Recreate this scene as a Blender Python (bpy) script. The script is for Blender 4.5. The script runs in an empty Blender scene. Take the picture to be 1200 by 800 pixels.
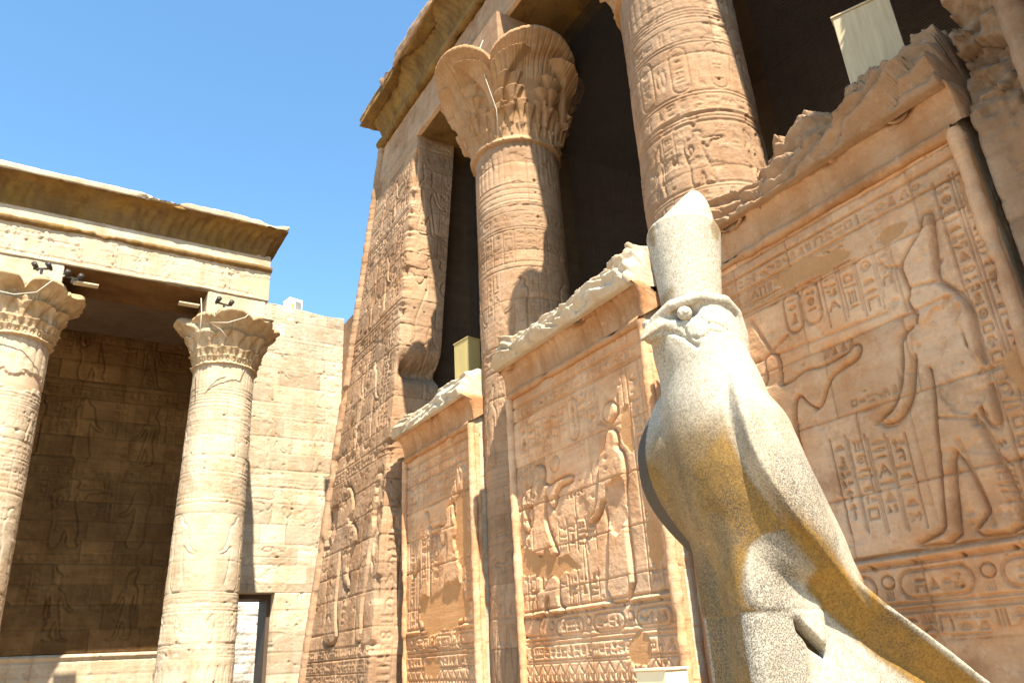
import bpy, math, random
import numpy as np
from mathutils import Vector, Matrix

# ------------------------------------------------------------------ camera, sky, sun, exposure
scene = bpy.context.scene
COL = scene.collection
R_ = math.radians
cam_d = bpy.data.cameras.new('camera')
cam_d.sensor_width = 36.0
cam_d.lens = 36.0 * 899.08 / 1200.0
cam_d.clip_start = 0.05
cam_d.clip_end = 5000.0
cam = bpy.data.objects.new('camera', cam_d)
COL.objects.link(cam)
scene.camera = cam
CAM_YAW, CAM_PITCH, CAM_ROLL, EYE = R_(32.176), R_(22.839), R_(-3.311), 1.6
_F = Vector((math.sin(CAM_YAW) * math.cos(CAM_PITCH), math.cos(CAM_YAW) * math.cos(CAM_PITCH), math.sin(CAM_PITCH)))
_R = Vector((math.cos(CAM_YAW), -math.sin(CAM_YAW), 0))
_U = _R.cross(_F)
_R2 = _R * math.cos(CAM_ROLL) + _U * math.sin(CAM_ROLL)
_U2 = -_R * math.sin(CAM_ROLL) + _U * math.cos(CAM_ROLL)
M = Matrix.Identity(4)
for i in range(3):
    M[i][0] = _R2[i]; M[i][1] = _U2[i]; M[i][2] = -_F[i]
M[2][3] = EYE
cam.matrix_world = M

SUN_AZ, SUN_EL = R_(12.0), R_(57.8)          # azimuth measured from -Y towards -X
to_sun = Vector((-math.sin(SUN_AZ) * math.cos(SUN_EL), -math.cos(SUN_AZ) * math.cos(SUN_EL), math.sin(SUN_EL)))
world = bpy.data.worlds.new("World")
scene.world = world
world.use_nodes = True
wn = world.node_tree.nodes; wl = world.node_tree.links
sky = wn.new('ShaderNodeTexSky')
sky.sky_type = 'NISHITA'
sky.sun_disc = False
sky.sun_elevation = SUN_EL
sky.sun_rotation = math.atan2(to_sun.x, to_sun.y)
sky.air_density = 1.0; sky.dust_density = 0.0; sky.ozone_density = 1.4; sky.altitude = 0
bg = wn['Background']
bg.inputs['Strength'].default_value = 0.098
tint = wn.new('ShaderNodeMix'); tint.data_type = 'RGBA'; tint.blend_type = 'MULTIPLY'; tint.inputs[0].default_value = 1.0
tint.inputs[7].default_value = (.74, 1.0, 1.02, 1)
wl.new(sky.outputs[0], tint.inputs[6]); wl.new(tint.outputs[2], bg.inputs['Color'])
sun_d = bpy.data.lights.new('sun', 'SUN')
sun_d.energy = 5.0
sun_d.angle = R_(0.53)
sun_d.color = (1.0, 0.91, 0.76)
sun = bpy.data.objects.new('sun', sun_d)
COL.objects.link(sun)
sun.rotation_euler = to_sun.to_track_quat('Z', 'Y').to_euler()
scene.view_settings.view_transform = 'Standard'
scene.view_settings.look = 'None'
scene.view_settings.exposure = 1.80
scene.view_settings.gamma = 1.0
scene.view_settings.use_curve_mapping = False
scene.render.engine = 'CYCLES'
scene.cycles.max_bounces = 5
scene.cycles.diffuse_bounces = 3

# ------------------------------------------------------------------ noise
def _hash(xi, yi, zi, seed):
    h = (xi.astype(np.int64) * 374761393 + yi.astype(np.int64) * 668265263 + zi.astype(np.int64) * 2147483647 + seed * 974711) & 0xffffffff
    h = ((h ^ (h >> 13)) * 1274126177) & 0xffffffff
    h = h ^ (h >> 16)
    return (h & 0xffff).astype(np.float32) / 65535.0

def vnoise(x, y, z=None, seed=0):
    x = np.asarray(x, np.float32); y = np.asarray(y, np.float32)
    x0 = np.floor(x); y0 = np.floor(y)
    fx = x - x0; fy = y - y0
    fx = fx * fx * (3 - 2 * fx); fy = fy * fy * (3 - 2 * fy)
    if z is None:
        zz = np.zeros_like(x0)
        a = _hash(x0, y0, zz, seed); b = _hash(x0 + 1, y0, zz, seed)
        c = _hash(x0, y0 + 1, zz, seed); d = _hash(x0 + 1, y0 + 1, zz, seed)
        return (a * (1 - fx) + b * fx) * (1 - fy) + (c * (1 - fx) + d * fx) * fy
    z = np.asarray(z, np.float32); z0 = np.floor(z); fz = z - z0; fz = fz * fz * (3 - 2 * fz)
    out = 0
    for k, wz in ((0, 1 - fz), (1, fz)):
        a = _hash(x0, y0, z0 + k, seed); b = _hash(x0 + 1, y0, z0 + k, seed)
        c = _hash(x0, y0 + 1, z0 + k, seed); d = _hash(x0 + 1, y0 + 1, z0 + k, seed)
        out = out + wz * ((a * (1 - fx) + b * fx) * (1 - fy) + (c * (1 - fx) + d * fx) * fy)
    return out

def fbm(x, y, z=None, octv=4, seed=0, gain=0.5, ridge=False):
    s = 0; a = 1.0; t = 0; f = 1.0
    for o in range(octv):
        n = vnoise(np.asarray(x) * f, np.asarray(y) * f, None if z is None else np.asarray(z) * f, seed + 17 * o)
        if ridge: n = 1 - np.abs(2 * n - 1)
        s = s + a * n; t += a; a *= gain; f *= 2.03
    return s / t            # 0..1

def facets(x, y, z, seed=0, tilt=.5):
    """broken-stone field: every cell is a tilted plane with its own level; returns (level, edge distance)"""
    x = np.asarray(x, np.float32); y = np.asarray(y, np.float32); z = np.asarray(z, np.float32)
    x0 = np.floor(x); y0 = np.floor(y); z0 = np.floor(z)
    b1 = np.full(x.shape, 9, np.float32); b2 = b1.copy(); out = np.zeros(x.shape, np.float32)
    for i in (-1, 0, 1):
        for j in (-1, 0, 1):
            for k in (-1, 0, 1):
                cx, cy, cz = x0 + i, y0 + j, z0 + k
                h = [_hash(cx, cy, cz, seed + q) for q in range(7)]
                dx = x - cx - h[0]; dy = y - cy - h[1]; dz = z - cz - h[2]
                d = np.sqrt(dx * dx + dy * dy + dz * dz)
                lev = h[3] - .5 + tilt * 2 * ((h[4] - .5) * dx + (h[5] - .5) * dy + (h[6] - .5) * dz)
                c = d < b1
                b2 = np.where(c, b1, np.minimum(b2, d)); out = np.where(c, lev, out); b1 = np.where(c, d, b1)
    return out, b2 - b1

def sstep(a, b, x):
    t = np.clip((x - a) / (b - a), 0, 1)
    return t * t * (3 - 2 * t)

# ------------------------------------------------------------------ 2-D signed distances
def d_seg(X, Y, a, b):
    ax, ay = a; bx, by = b
    dx, dy = bx - ax, by - ay
    L = dx * dx + dy * dy + 1e-12
    t = np.clip(((X - ax) * dx + (Y - ay) * dy) / L, 0, 1)
    return np.hypot(X - ax - t * dx, Y - ay - t * dy)

def sdf_poly(X, Y, P):
    d = np.full(X.shape, 1e9, np.float32); ins = np.zeros(X.shape, bool)
    n = len(P)
    for i in range(n):
        a, b = P[i], P[(i + 1) % n]
        d = np.minimum(d, d_seg(X, Y, a, b))
        if a[1] != b[1]:
            c = ((a[1] > Y) != (b[1] > Y)) & (X < (b[0] - a[0]) * (Y - a[1]) / (b[1] - a[1]) + a[0])
            ins ^= c
    return np.where(ins, -d, d)

def smooth_poly(P, it=2):
    P = [np.array(p, float) for p in P]
    for _ in range(it):
        Q = []
        for i in range(len(P)):
            a, b = P[i], P[(i + 1) % len(P)]
            Q.append(a * .75 + b * .25); Q.append(a * .25 + b * .75)
        P = Q
    return [tuple(p) for p in P]

# ------------------------------------------------------------------ hieroglyph shapes (unit cell)
GL = [
    [('l', .09, [(.2, .1), (.35, .55), (.3, .75), (.45, .85), (.55, .78)]), ('p', [(.3, .6), (.5, .68), (.8, .35), (.9, .1), (.6, .3), (.4, .35)]), ('l', .06, [(.5, .3), (.5, .05)])],      # bird
    [('l', .08, [(.05, .5), (.2, .65), (.35, .4), (.5, .65), (.65, .4), (.8, .65), (.95, .45)])],                                   # water
    [('r', .5, .5, .28, .09), ('c', .5, .5, .1)],                                                                                   # sun
    [('l', .09, [(.5, .05), (.5, .5)]), ('l', .09, [(.2, .5), (.8, .5)]), ('r', .5, .72, .17, .09)],                                # looped cross
    [('p', [(.4, .05), (.55, .05), (.62, .8), (.5, .97), (.36, .7)])],                                                              # reed
    [('p', [(.4, .05), (.52, .05), (.6, .8), (.45, .97), (.33, .6)]), ('p', [(.72, .05), (.82, .05), (.9, .8), (.78, .97), (.64, .6)])],
    [('p', [(.1, .3), (.3, .62), (.7, .62), (.9, .3)])],                                                                            # loaf
    [('l', .1, [(.05, .5), (.95, .5)]), ('l', .08, [(.05, .32), (.95, .32)])],
    [('l', .08, [(.12, .15), (.12, .85), (.88, .85), (.88, .15)])],                                                                 # house
    [('l', .08, [(.15, .2), (.85, .2), (.85, .8), (.15, .8), (.15, .2)])],
    [('l', .07, [(.1, .5), (.3, .66), (.5, .7), (.7, .66), (.9, .5), (.7, .36), (.5, .32), (.3, .36), (.1, .5)])],                   # mouth
    [('l', .09, [(.05, .3), (.35, .3), (.5, .5), (.8, .5), (.95, .65)]), ('c', .12, .42, .09)],                                     # snake
    [('c', .45, .82, .13), ('p', [(.3, .68), (.6, .68), (.68, .35), (.85, .3), (.85, .08), (.2, .08), (.3, .4)])],                  # seated man
    [('l', .1, [(.5, .05), (.5, .85)]), ('l', .08, [(.3, .7), (.5, .95), (.7, .7)])],
    [('p', [(.1, .45), (.9, .45), (.75, .7), (.25, .7)])],                                                                          # basket
    [('l', .09, [(.1, .6), (.6, .6), (.9, .72)]), ('l', .09, [(.1, .6), (.1, .42), (.25, .42)])],                                   # arm
    [('l', .08, [(.25, .1), (.25, .9)]), ('l', .08, [(.5, .1), (.5, .9)]), ('l', .08, [(.75, .1), (.75, .9)])],                     # strokes
    [('p', [(.5, .9), (.85, .15), (.15, .15)])],
    [('l', .08, [(.3, .05), (.3, .7), (.5, .9), (.75, .85)]), ('l', .08, [(.3, .45), (.6, .3)])],
    [('p', [(.2, .1), (.45, .12), (.6, .45), (.75, .5), (.85, .72), (.68, .9), (.5, .82), (.35, .55)]), ('l', .06, [(.45, .12), (.8, .1)])],  # falcon
    [('l', .08, [(.1, .2), (.5, .8), (.9, .2)]), ('c', .5, .45, .09)],
    [('r', .3, .5, .2, .08), ('r', .7, .5, .2, .08)],
]
_gc = {}
def glyph(idx, nx, ny):
    k = (idx, nx, ny)
    if k in _gc: return _gc[k]
    x = (np.arange(nx) + .5) / nx; y = (np.arange(ny) + .5) / ny
    X, Y = np.meshgrid(x, y)
    d = np.full(X.shape, 1e9)
    for p in GL[idx]:
        if p[0] == 'l':
            for a, b in zip(p[2][:-1], p[2][1:]): d = np.minimum(d, d_seg(X, Y, a, b) - p[1] * .62)
        elif p[0] == 'c': d = np.minimum(d, np.hypot(X - p[1], Y - p[2]) - p[3])
        elif p[0] == 'r': d = np.minimum(d, np.abs(np.hypot(X - p[1], Y - p[2]) - p[3]) - p[4] * .62)
        else: d = np.minimum(d, sdf_poly(X, Y, p[1]))
    e = .9 / max(min(nx, ny), 2)
    _gc[k] = (1 / (1 + np.exp(np.clip(d / (e * .55), -30, 30)))).astype(np.float32)
    return _gc[k]

# ------------------------------------------------------------------ relief: a height field on a wall
class Relief:
    def __init__(s, u0, u1, v0, v1, res, seed=1):
        s.nu = int(round((u1 - u0) / res)) + 1; s.nv = int(round((v1 - v0) / res)) + 1
        s.u = np.linspace(u0, u1, s.nu).astype(np.float32); s.v = np.linspace(v0, v1, s.nv).astype(np.float32)
        s.res = res; s.U, s.V = np.meshgrid(s.u, s.v)
        s.H = np.zeros((s.nv, s.nu), np.float32); s.patch_a = np.zeros_like(s.H); s.blk = np.zeros_like(s.H); s.jt = np.zeros_like(s.H)
        s.rng = random.Random(seed); s.seed = seed
    def win(s, a, b, c, d):
        i0 = np.searchsorted(s.u, a); i1 = np.searchsorted(s.u, b); j0 = np.searchsorted(s.v, c); j1 = np.searchsorted(s.v, d)
        return slice(j0, j1), slice(i0, i1)
    def figure(s, P, groove=.028, bulge=.012, kg=.035, w=.09, smooth=2, sunk=False):
        kg *= .36; w *= .36; groove *= 1.3; bulge *= .7
        if smooth: P = smooth_poly(P, smooth)
        xs = [p[0] for p in P]; ys = [p[1] for p in P]; pad = kg * 4
        w_ = s.win(min(xs) - pad, max(xs) + pad, min(ys) - pad, max(ys) + pad)
        X = s.U[w_]; Y = s.V[w_]
        if X.size == 0: return
        d = sdf_poly(X, Y, P)
        t = np.clip(-d / w, 0, 1)
        body = -groove + (groove + bulge) * np.sqrt(t * (2 - t))
        if sunk: out = np.zeros_like(d)
        else: out = -groove * np.exp(-np.clip(d, 0, None) / kg)
        s.H[w_] = np.where(d < 0, np.minimum(s.H[w_], 0) * .25 + body, s.H[w_] + out)
    def line(s, pts, width=.012, depth=.01):
        xs = [p[0] for p in pts]; ys = [p[1] for p in pts]; pad = width * 3
        w_ = s.win(min(xs) - pad, max(xs) + pad, min(ys) - pad, max(ys) + pad)
        X = s.U[w_]; Y = s.V[w_]
        if X.size == 0: return
        d = np.full(X.shape, 1e9, np.float32)
        for a, b in zip(pts[:-1], pts[1:]): d = np.minimum(d, d_seg(X, Y, a, b))
        s.H[w_] -= 1.5 * depth * np.exp(-(d / width) ** 2)
    def rline(s, pts, width, h):                        # a raised fillet with soft edges
        s.line(pts, width, -h)
    def disc(s, u, v, r, groove=.025, bulge=.01):
        s.figure([(u + r * math.cos(a), v + r * math.sin(a)) for a in np.linspace(0, 6.283, 20)[:-1]], groove, bulge, .02, r, 0)
    def stamp(s, u, v, w, h, idx=None, depth=.01, flip=False):
        nx = max(3, int(w / s.res)); ny = max(3, int(h / s.res))
        if idx is None: idx = s.rng.randrange(len(GL))
        g = glyph(idx, nx, ny)
        if flip: g = g[:, ::-1]
        i = int(np.searchsorted(s.u, u)); j = int(np.searchsorted(s.v, v))
        i1 = min(i + nx, s.nu); j1 = min(j + ny, s.nv)
        if i1 <= i or j1 <= j: return
        s.H[j:j1, i:i1] -= 1.8 * depth * g[:j1 - j, :i1 - i]
    def text_col(s, u0, u1, v0, v1, depth=.01, border=True):
        w = u1 - u0
        if border:
            s.line([(u0, v0), (u0, v1)], .008, depth * .8); s.line([(u1, v0), (u1, v1)], .008, depth * .8)
        v = v1 - w * .1; m = w * .1
        while v - v0 > w * .5:
            if s.rng.random() < .45:
                h = w * s.rng.uniform(.75, 1.0); v -= h
                if v < v0: break
                s.stamp(u0 + m, v, w - 2 * m, h * .9, None, depth)
            elif s.rng.random() < .5:
                h = w * .5; v -= h
                if v < v0: break
                s.stamp(u0 + m, v, (w - 2 * m) * .48, h * .9, None, depth); s.stamp(u0 + w * .5, v, (w - 2 * m) * .48, h * .9, None, depth)
            else:
                h = w * .4; v -= h
                if v < v0: break
                s.stamp(u0 + m, v, w - 2 * m, h * .9, s.rng.choice([1, 6, 7, 10, 11, 14, 15]), depth)
    def text_row(s, u0, u1, v0, v1, depth=.01, border=True):
        h = v1 - v0; m = h * .1
        if border:
            s.line([(u0, v0), (u1, v0)], .009, depth); s.line([(u0, v1), (u1, v1)], .009, depth)
        u = u0 + m
        while u < u1 - h * .4:
            if s.rng.random() < .5:
                w = h * s.rng.uniform(.55, .85); s.stamp(u, v0 + m, w, h - 2 * m, None, depth)
            else:
                w = h * s.rng.uniform(.5, .8)
                s.stamp(u, v0 + m, w, (h - 2 * m) * .46, None, depth); s.stamp(u, v0 + h * .5, w, (h - 2 * m) * .46, None, depth)
            u += w + h * .07
    def cartouche(s, u0, u1, v0, v1, depth=.012, vertical=True):
        w, h = u1 - u0, v1 - v0; r = min(w, h) * .48
        pts = []
        for cx, cy, a0 in ((u1 - r, v1 - r, 0), (u0 + r, v1 - r, 90), (u0 + r, v0 + r, 180), (u1 - r, v0 + r, 270)):
            for a in range(0, 91, 30): pts.append((cx + r * math.cos(R_(a0 + a)), cy + r * math.sin(R_(a0 + a))))
        pts.append(pts[0])
        s.line(pts, .012, depth)
        if vertical: s.text_col(u0 + w * .16, u1 - w * .16, v0 + r * .5, v1 - r * .5, depth, False)
        else: s.text_row(u0 + r * .6, u1 - r * .6, v0 + h * .14, v1 - h * .14, depth, False)
    def joints(s, course=.55, blen=1.1, depth=.008, width=.009, seed=3, jitter=.15, tone=1.0):
        rg = random.Random(seed)
        v = s.v[0] - rg.uniform(0, course); k = 0
        while v < s.v[-1]:
            h = course * rg.uniform(1 - jitter, 1 + jitter)
            u = s.u[0] - rg.uniform(0, blen)
            dv = rg.uniform(-.01, .01)
            wob = .012 * (fbm(s.u * 1.7, s.u * 0 + k, None, 3, seed) - .5)
            jj = s.win(s.u[0] - 1, s.u[-1] + 1, v - .05, v + .05)
            chip = sstep(.55, .8, fbm(s.U[jj] * 4, s.V[jj] * 9, None, 3, seed + k))
            d = np.abs(s.V[jj] - v - wob[None, :])
            s.H[jj] -= depth * np.exp(-(d / width) ** 2) + .02 * chip * np.exp(-(d / .022) ** 2)
            s.jt[jj] = np.maximum(s.jt[jj], np.exp(-(d / width) ** 2))
            while u < s.u[-1]:
                w = blen * rg.uniform(.6, 1.4)
                ww = s.win(u, u + w, v, v + h)
                s.blk[ww] = rg.uniform(-1, 1) * tone
                s.H[ww] += rg.uniform(-.002, .002)
                ll = s.win(u - .04, u + .04, v, v + h)
                if s.H[ll].size: 
                    e = np.exp(-((s.U[ll] - u) / width) ** 2); s.H[ll] -= depth * .9 * e; s.jt[ll] = np.maximum(s.jt[ll], e)
                u += w
            v += h; k += 1
    def patch(s, P, depth=.006, rough=.09):
        P = smooth_poly(P, 2)
        xs = [p[0] for p in P]; ys = [p[1] for p in P]; pad = .2
        w_ = s.win(min(xs) - pad, max(xs) + pad, min(ys) - pad, max(ys) + pad)
        X = s.U[w_]; Y = s.V[w_]
        if X.size == 0: return
        d = sdf_poly(X, Y, P) + rough * 2 * (fbm(X * 5, Y * 5, None, 4, s.seed) - .5)
        m = 1 - sstep(-.008, .008, d)
        s.H[w_] = s.H[w_] * (1 - m) - m * depth
        s.patch_a[w_] = np.maximum(s.patch_a[w_], m); s.jt[w_] *= 1 - m
    def scar(s, P, depth=.03, rough=.12, freq=4, wild=1.0):             # an area hacked away: the relief is gone, the stone is rough
        P = smooth_poly(P, 2)
        xs = [p[0] for p in P]; ys = [p[1] for p in P]; pad = .25
        w_ = s.win(min(xs) - pad, max(xs) + pad, min(ys) - pad, max(ys) + pad)
        X = s.U[w_]; Y = s.V[w_]
        if X.size == 0: return
        d = sdf_poly(X, Y, P) + rough * 2 * (fbm(X * freq, Y * freq, None, 4, s.seed + 5) - .5)
        m = 1 - sstep(-.02, .015, d)
        s.H[w_] = s.H[w_] * (1 - m) + m * (-depth * (.5 + wild * fbm(X * 7, Y * 7, None, 4, s.seed + 9)))
    def weather(s, amp=.006, loss=.5, pits=60, pit_d=.03, f=1.0, spall=.018, gain=1.0):
        s.H *= gain
        n = fbm(s.U * 1.3 * f, s.V * 1.3 * f, None, 4, s.seed + 31)
        keep = 1 - loss * sstep(.5, .68, n)
        s.H *= keep
        s.H += amp * 2 * (fbm(s.U * 3, s.V * 3, None, 5, s.seed + 40) - .5)
        s.H += amp * .9 * (fbm(s.U * 18, s.V * 18, None, 3, s.seed + 44) - .5)
        s.H -= spall * sstep(.66, .74, fbm(s.U * 2.6, s.V * 4.2, None, 5, s.seed + 71))
        for _ in range(pits):
            u = s.rng.uniform(s.u[0], s.u[-1]); v = s.rng.uniform(s.v[0], s.v[-1]); r = s.rng.uniform(.012, .035)
            w_ = s.win(u - .1, u + .1, v - .1, v + .1)
            if s.H[w_].size: s.H[w_] -= pit_d * np.exp(-((s.U[w_] - u) ** 2 + ((s.V[w_] - v) * 1.3) ** 2) / r ** 2)

# unit figures (height 1, feet at 0) for the friezes
GOD = [(2.63,4.65),(2.67,4.64),(2.72,4.53),(2.86,4.42),(2.94,4.33),(2.93,4.22),(2.92,4.09),(2.97,4.03),(2.9,3.86),(3.08,3.78),(3.12,3.58),(3.19,3.39),(3.3,3.26),(3.43,3.21),(3.41,3.16),(3.27,3.16),(3.13,3.30),(3.06,3.51),(3.0,3.66),(2.93,3.51),(2.95,3.29),(3.0,3.06),(3.03,2.9),(3.08,2.62),(3.12,2.42),(3.14,2.32),(3.25,2.28),(3.4,2.24),(3.06,2.22),(3.02,2.46),(2.94,2.87),(2.86,2.71),(2.82,2.5),(2.80,2.38),(2.98,2.25),(2.64,2.22),(2.60,2.42),(2.63,2.61),(2.68,2.82),(2.7,2.98),(2.74,2.98),(2.73,3.15),(2.71,3.33),(2.68,3.52),(2.655,3.68),(2.64,3.6),(2.645,3.4),(2.66,3.21),(2.67,3.02),(2.63,2.93),(2.57,2.95),(2.565,3.14),(2.565,3.34),(2.555,3.55),(2.53,3.77),(2.57,3.91),(2.66,4.04),(2.70,4.10),(2.66,4.3),(2.60,4.62)]
KING = [(8.44,4.02),(8.17,3.99),(8.12,3.85),(8.2,3.75),(8.05,3.68),(7.78,3.73),(7.52,3.71),(7.56,3.63),(7.87,3.62),(7.97,3.37),(8.07,3.42),(8.13,3.60),(8.2,3.36),(8.12,3.09),(7.91,2.75),(8.62,2.91),(8.74,3.1),(8.49,3.25),(8.44,3.41),(8.52,3.54),(8.65,3.42),(8.53,3.16),(8.72,3.20),(8.76,3.54),(8.65,3.73),(8.4,3.77)]
KLEG = [(8.53,2.62),(8.35,2.62),(8.39,2.4),(8.12,2.62),(7.97,2.56),(8.04,2.28),(7.86,2.13),(8.26,2.13),(8.21,2.34),(8.29,2.35),(8.38,2.11),(8.64,2.13)]
GODD = [(6.78,4.08),(6.63,4.03),(6.6,3.89),(6.64,3.82),(6.53,3.73),(6.53,3.49),(6.6,3.26),(6.6,2.86),(6.60,2.17),(7.10,2.17),(6.96,2.74),(6.93,3.11),(6.95,3.32),(7.09,3.11),(7.31,3.05),(7.29,3.13),(7.13,3.20),(7.03,3.51),(6.99,3.81),(6.85,3.86)]
def unit(P):
    a = np.array(P); lo = a.min(0); hi = a.max(0); h = hi[1] - lo[1]
    a = (a - [(lo[0] + hi[0]) / 2, lo[1]]) / h
    return a
U_GOD, U_GODD = unit(GOD), unit(GODD)
U_KING = unit([p if p[1] > 2.9 else (p[0], p[1]) for p in KING[:14]] + KLEG[4:6] + [(7.9, 2.13), (8.26, 2.13), (8.23, 2.4), (8.33, 2.6), (8.4, 2.13), (8.68, 2.13)] + KING[15:])
def place(Pu, u, v, h, mir=False):
    sx = -1 if mir else 1
    return [(u + sx * p[0] * h, v + p[1] * h) for p in Pu]

# ------------------------------------------------------------------ mesh helpers
def make_obj(name, verts, quads, mat, parent=None, smooth=True, attrs=None):
    verts = np.ascontiguousarray(verts, np.float32).reshape(-1, 3)
    quads = np.ascontiguousarray(quads, np.int32)
    me = bpy.data.meshes.new(name)
    me.vertices.add(len(verts)); me.vertices.foreach_set('co', verts.ravel())
    k = quads.shape[1]
    me.loops.add(quads.size); me.loops.foreach_set('vertex_index', quads.ravel())
    me.polygons.add(len(quads)); me.polygons.foreach_set('loop_start', np.arange(0, quads.size, k, dtype=np.int32))
    me.update(calc_edges=True)
    me.validate()
    if attrs:
        for n, a in attrs.items():
            at = me.attributes.new(n, 'FLOAT', 'POINT'); at.data.foreach_set('value', np.ascontiguousarray(a, np.float32).ravel())
    if smooth: me.shade_smooth()
    else: me.shade_flat()
    if mat: me.materials.append(mat)
    o = bpy.data.objects.new(name, me); COL.objects.link(o)
    if parent: o.parent = parent
    return o

def grid_quads(nv, nu, off=0, flip=False, wrap=False):
    j, i = np.meshgrid(np.arange(nv - 1), np.arange(nu if wrap else nu - 1), indexing='ij')
    i2 = (i + 1) % nu
    q = np.stack([j * nu + i, j * nu + i2, (j + 1) * nu + i2, (j + 1) * nu + i], -1).reshape(-1, 4) + off
    return q[:, ::-1] if flip else q

def slab(name, P, back, mat, parent=None, flip=False, attrs=None):
    """front grid P[nv,nu,3] with a skirt and a back at offset 'back' (a closed solid)"""
    nv, nu = P.shape[:2]
    V = P.reshape(-1, 3)
    ring = np.concatenate([np.arange(nu), np.arange(1, nv) * nu + nu - 1, (nv - 1) * nu + np.arange(nu - 2, -1, -1), np.arange(nv - 2, 0, -1) * nu])
    bk = np.asarray(back, np.float32)
    B = V[ring] + bk
    n = len(ring); off = len(V)
    q = grid_quads(nv, nu, 0, flip)
    a = ring; b = np.roll(ring, -1); ia = off + np.arange(n); ib = off + np.roll(np.arange(n), -1)
    sk = np.stack([b, a, ia, ib], -1)
    c = off + n
    C = B.mean(0)
    cap = np.stack([ib[::2], ia[::2], np.full(len(ia[::2]), c), np.roll(ib, -1)[::2]], -1) if False else np.stack([ib, ia, np.full(n, c), np.full(n, c)], -1)
    if flip: sk = sk[:, ::-1]; cap = cap[:, ::-1]
    V = np.concatenate([V, B, C[None]])
    at = None
    if attrs:
        at = {k_: np.concatenate([v.ravel(), v.ravel()[ring], [0]]) for k_, v in attrs.items()}
    # back as triangles needs its own loops: build as quads with a tiny fan
    o = make_obj(name, V, np.concatenate([q, sk]), mat, parent, True, at)
    return o

def join_boxes(name, boxes, mat, parent=None, bevel=.0):
    """boxes: list of (x0,x1,y0,y1,z0,z1)"""
    V = []; Q = []
    for k, (x0, x1, y0, y1, z0, z1) in enumerate(boxes):
        V += [(x0, y0, z0), (x1, y0, z0), (x1, y1, z0), (x0, y1, z0), (x0, y0, z1), (x1, y0, z1), (x1, y1, z1), (x0, y1, z1)]
        b = 8 * k
        Q += [(b, b + 3, b + 2, b + 1), (b + 4, b + 5, b + 6, b + 7), (b, b + 1, b + 5, b + 4), (b + 1, b + 2, b + 6, b + 5), (b + 2, b + 3, b + 7, b + 6), (b + 3, b, b + 4, b + 7)]
    o = make_obj(name, np.array(V), np.array(Q), mat, parent, False)
    if bevel:
        m = o.modifiers.new('bevel', 'BEVEL'); m.width = bevel; m.segments = 2
    return o

def tube(name, pts, r, mat, parent=None, seg=8):
    pts = [Vector(p) for p in pts]; V = []; n = len(pts)
    rr = r if isinstance(r, (list, tuple)) else [r] * n
    for i, p in enumerate(pts):
        t = (pts[min(i + 1, n - 1)] - pts[max(i - 1, 0)]).normalized()
        a = t.orthogonal().normalized() if i == 0 else (a - t * a.dot(t)).normalized()
        b = t.cross(a)
        for k in range(seg):
            th = 2 * math.pi * k / seg
            V.append(p + rr[i] * (math.cos(th) * a + math.sin(th) * b))
    q = grid_quads(n, seg, 0, False, True)
    V += [pts[0], pts[-1]]
    caps = [(n * seg, (k + 1) % seg, k, k) for k in range(seg)]
    me_q = [tuple(x) for x in q]
    me = bpy.data.meshes.new(name)
    tri = [(n * seg, (k + 1) % seg, k) for k in range(seg)] + [(n * seg + 1, (n - 1) * seg + k, (n - 1) * seg + (k + 1) % seg) for k in range(seg)]
    me.from_pydata([tuple(v) for v in V], [], me_q + tri); me.shade_smooth(); me.materials.append(mat)
    o = bpy.data.objects.new(name, me); COL.objects.link(o)
    if parent: o.parent = parent
    return o

def thing(name, label, cat, loc=(0, 0, 0), group=None, rz=0):
    o = bpy.data.objects.new(name, None); COL.objects.link(o)
    o.location = loc; o.rotation_euler = (0, 0, rz); o.empty_display_size = .3
    return tag(o, label, cat, group)

def tag(o, label, cat, group=None, kind=None):
    o['label'] = label; o['category'] = cat
    if group: o['group'] = group
    o['kind'] = kind or 'thing'
    return o

def adopt(o, root):
    """parent an object built in world coordinates to a root that stands elsewhere"""
    o.parent = root
    o.matrix_parent_inverse = (Matrix.Translation(root.location) @ Matrix.Rotation(root.rotation_euler.z, 4, 'Z')).inverted()
    return o

# ------------------------------------------------------------------ materials
def nodes_of(name):
    m = bpy.data.materials.new(name); m.use_nodes = True
    nt = m.node_tree; N = nt.nodes; b = N['Principled BSDF']
    return m, N, nt.links, b

def mk_mix(N, L, fac, a, b, mode='MIX'):
    x = N.new('ShaderNodeMix'); x.data_type = 'RGBA'; x.blend_type = mode
    for s, v in ((x.inputs[0], fac), (x.inputs[6], a), (x.inputs[7], b)):
        if hasattr(v, 'links'): L.new(v, s)
        elif isinstance(v, (int, float)): s.default_value = v
        else: s.default_value = (*v, 1)
    return x.outputs[2]

def mk_ramp(N, L, src, stops):
    r = N.new('ShaderNodeValToRGB'); L.new(src, r.inputs[0])
    e = r.color_ramp.elements
    while len(e) > 1: e.remove(e[-1])
    for i, (p, c) in enumerate(stops):
        x = e[0] if i == 0 else e.new(p)
        x.position = p; x.color = (c, c, c, 1) if isinstance(c, (int, float)) else (*c, 1)
    return r.outputs[0]

def mk_noise(N, L, co, scale, det=4, rough=.55, stretch=None, off=0):
    n = N.new('ShaderNodeTexNoise'); n.inputs['Scale'].default_value = scale; n.inputs['Detail'].default_value = det; n.inputs['Roughness'].default_value = rough
    mp = N.new('ShaderNodeMapping'); L.new(co, mp.inputs[0]); mp.inputs['Location'].default_value = (off, off * 1.7, off * .3)
    if stretch: mp.inputs['Scale'].default_value = stretch
    L.new(mp.outputs[0], n.inputs['Vector'])
    return n.outputs['Fac']

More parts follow.
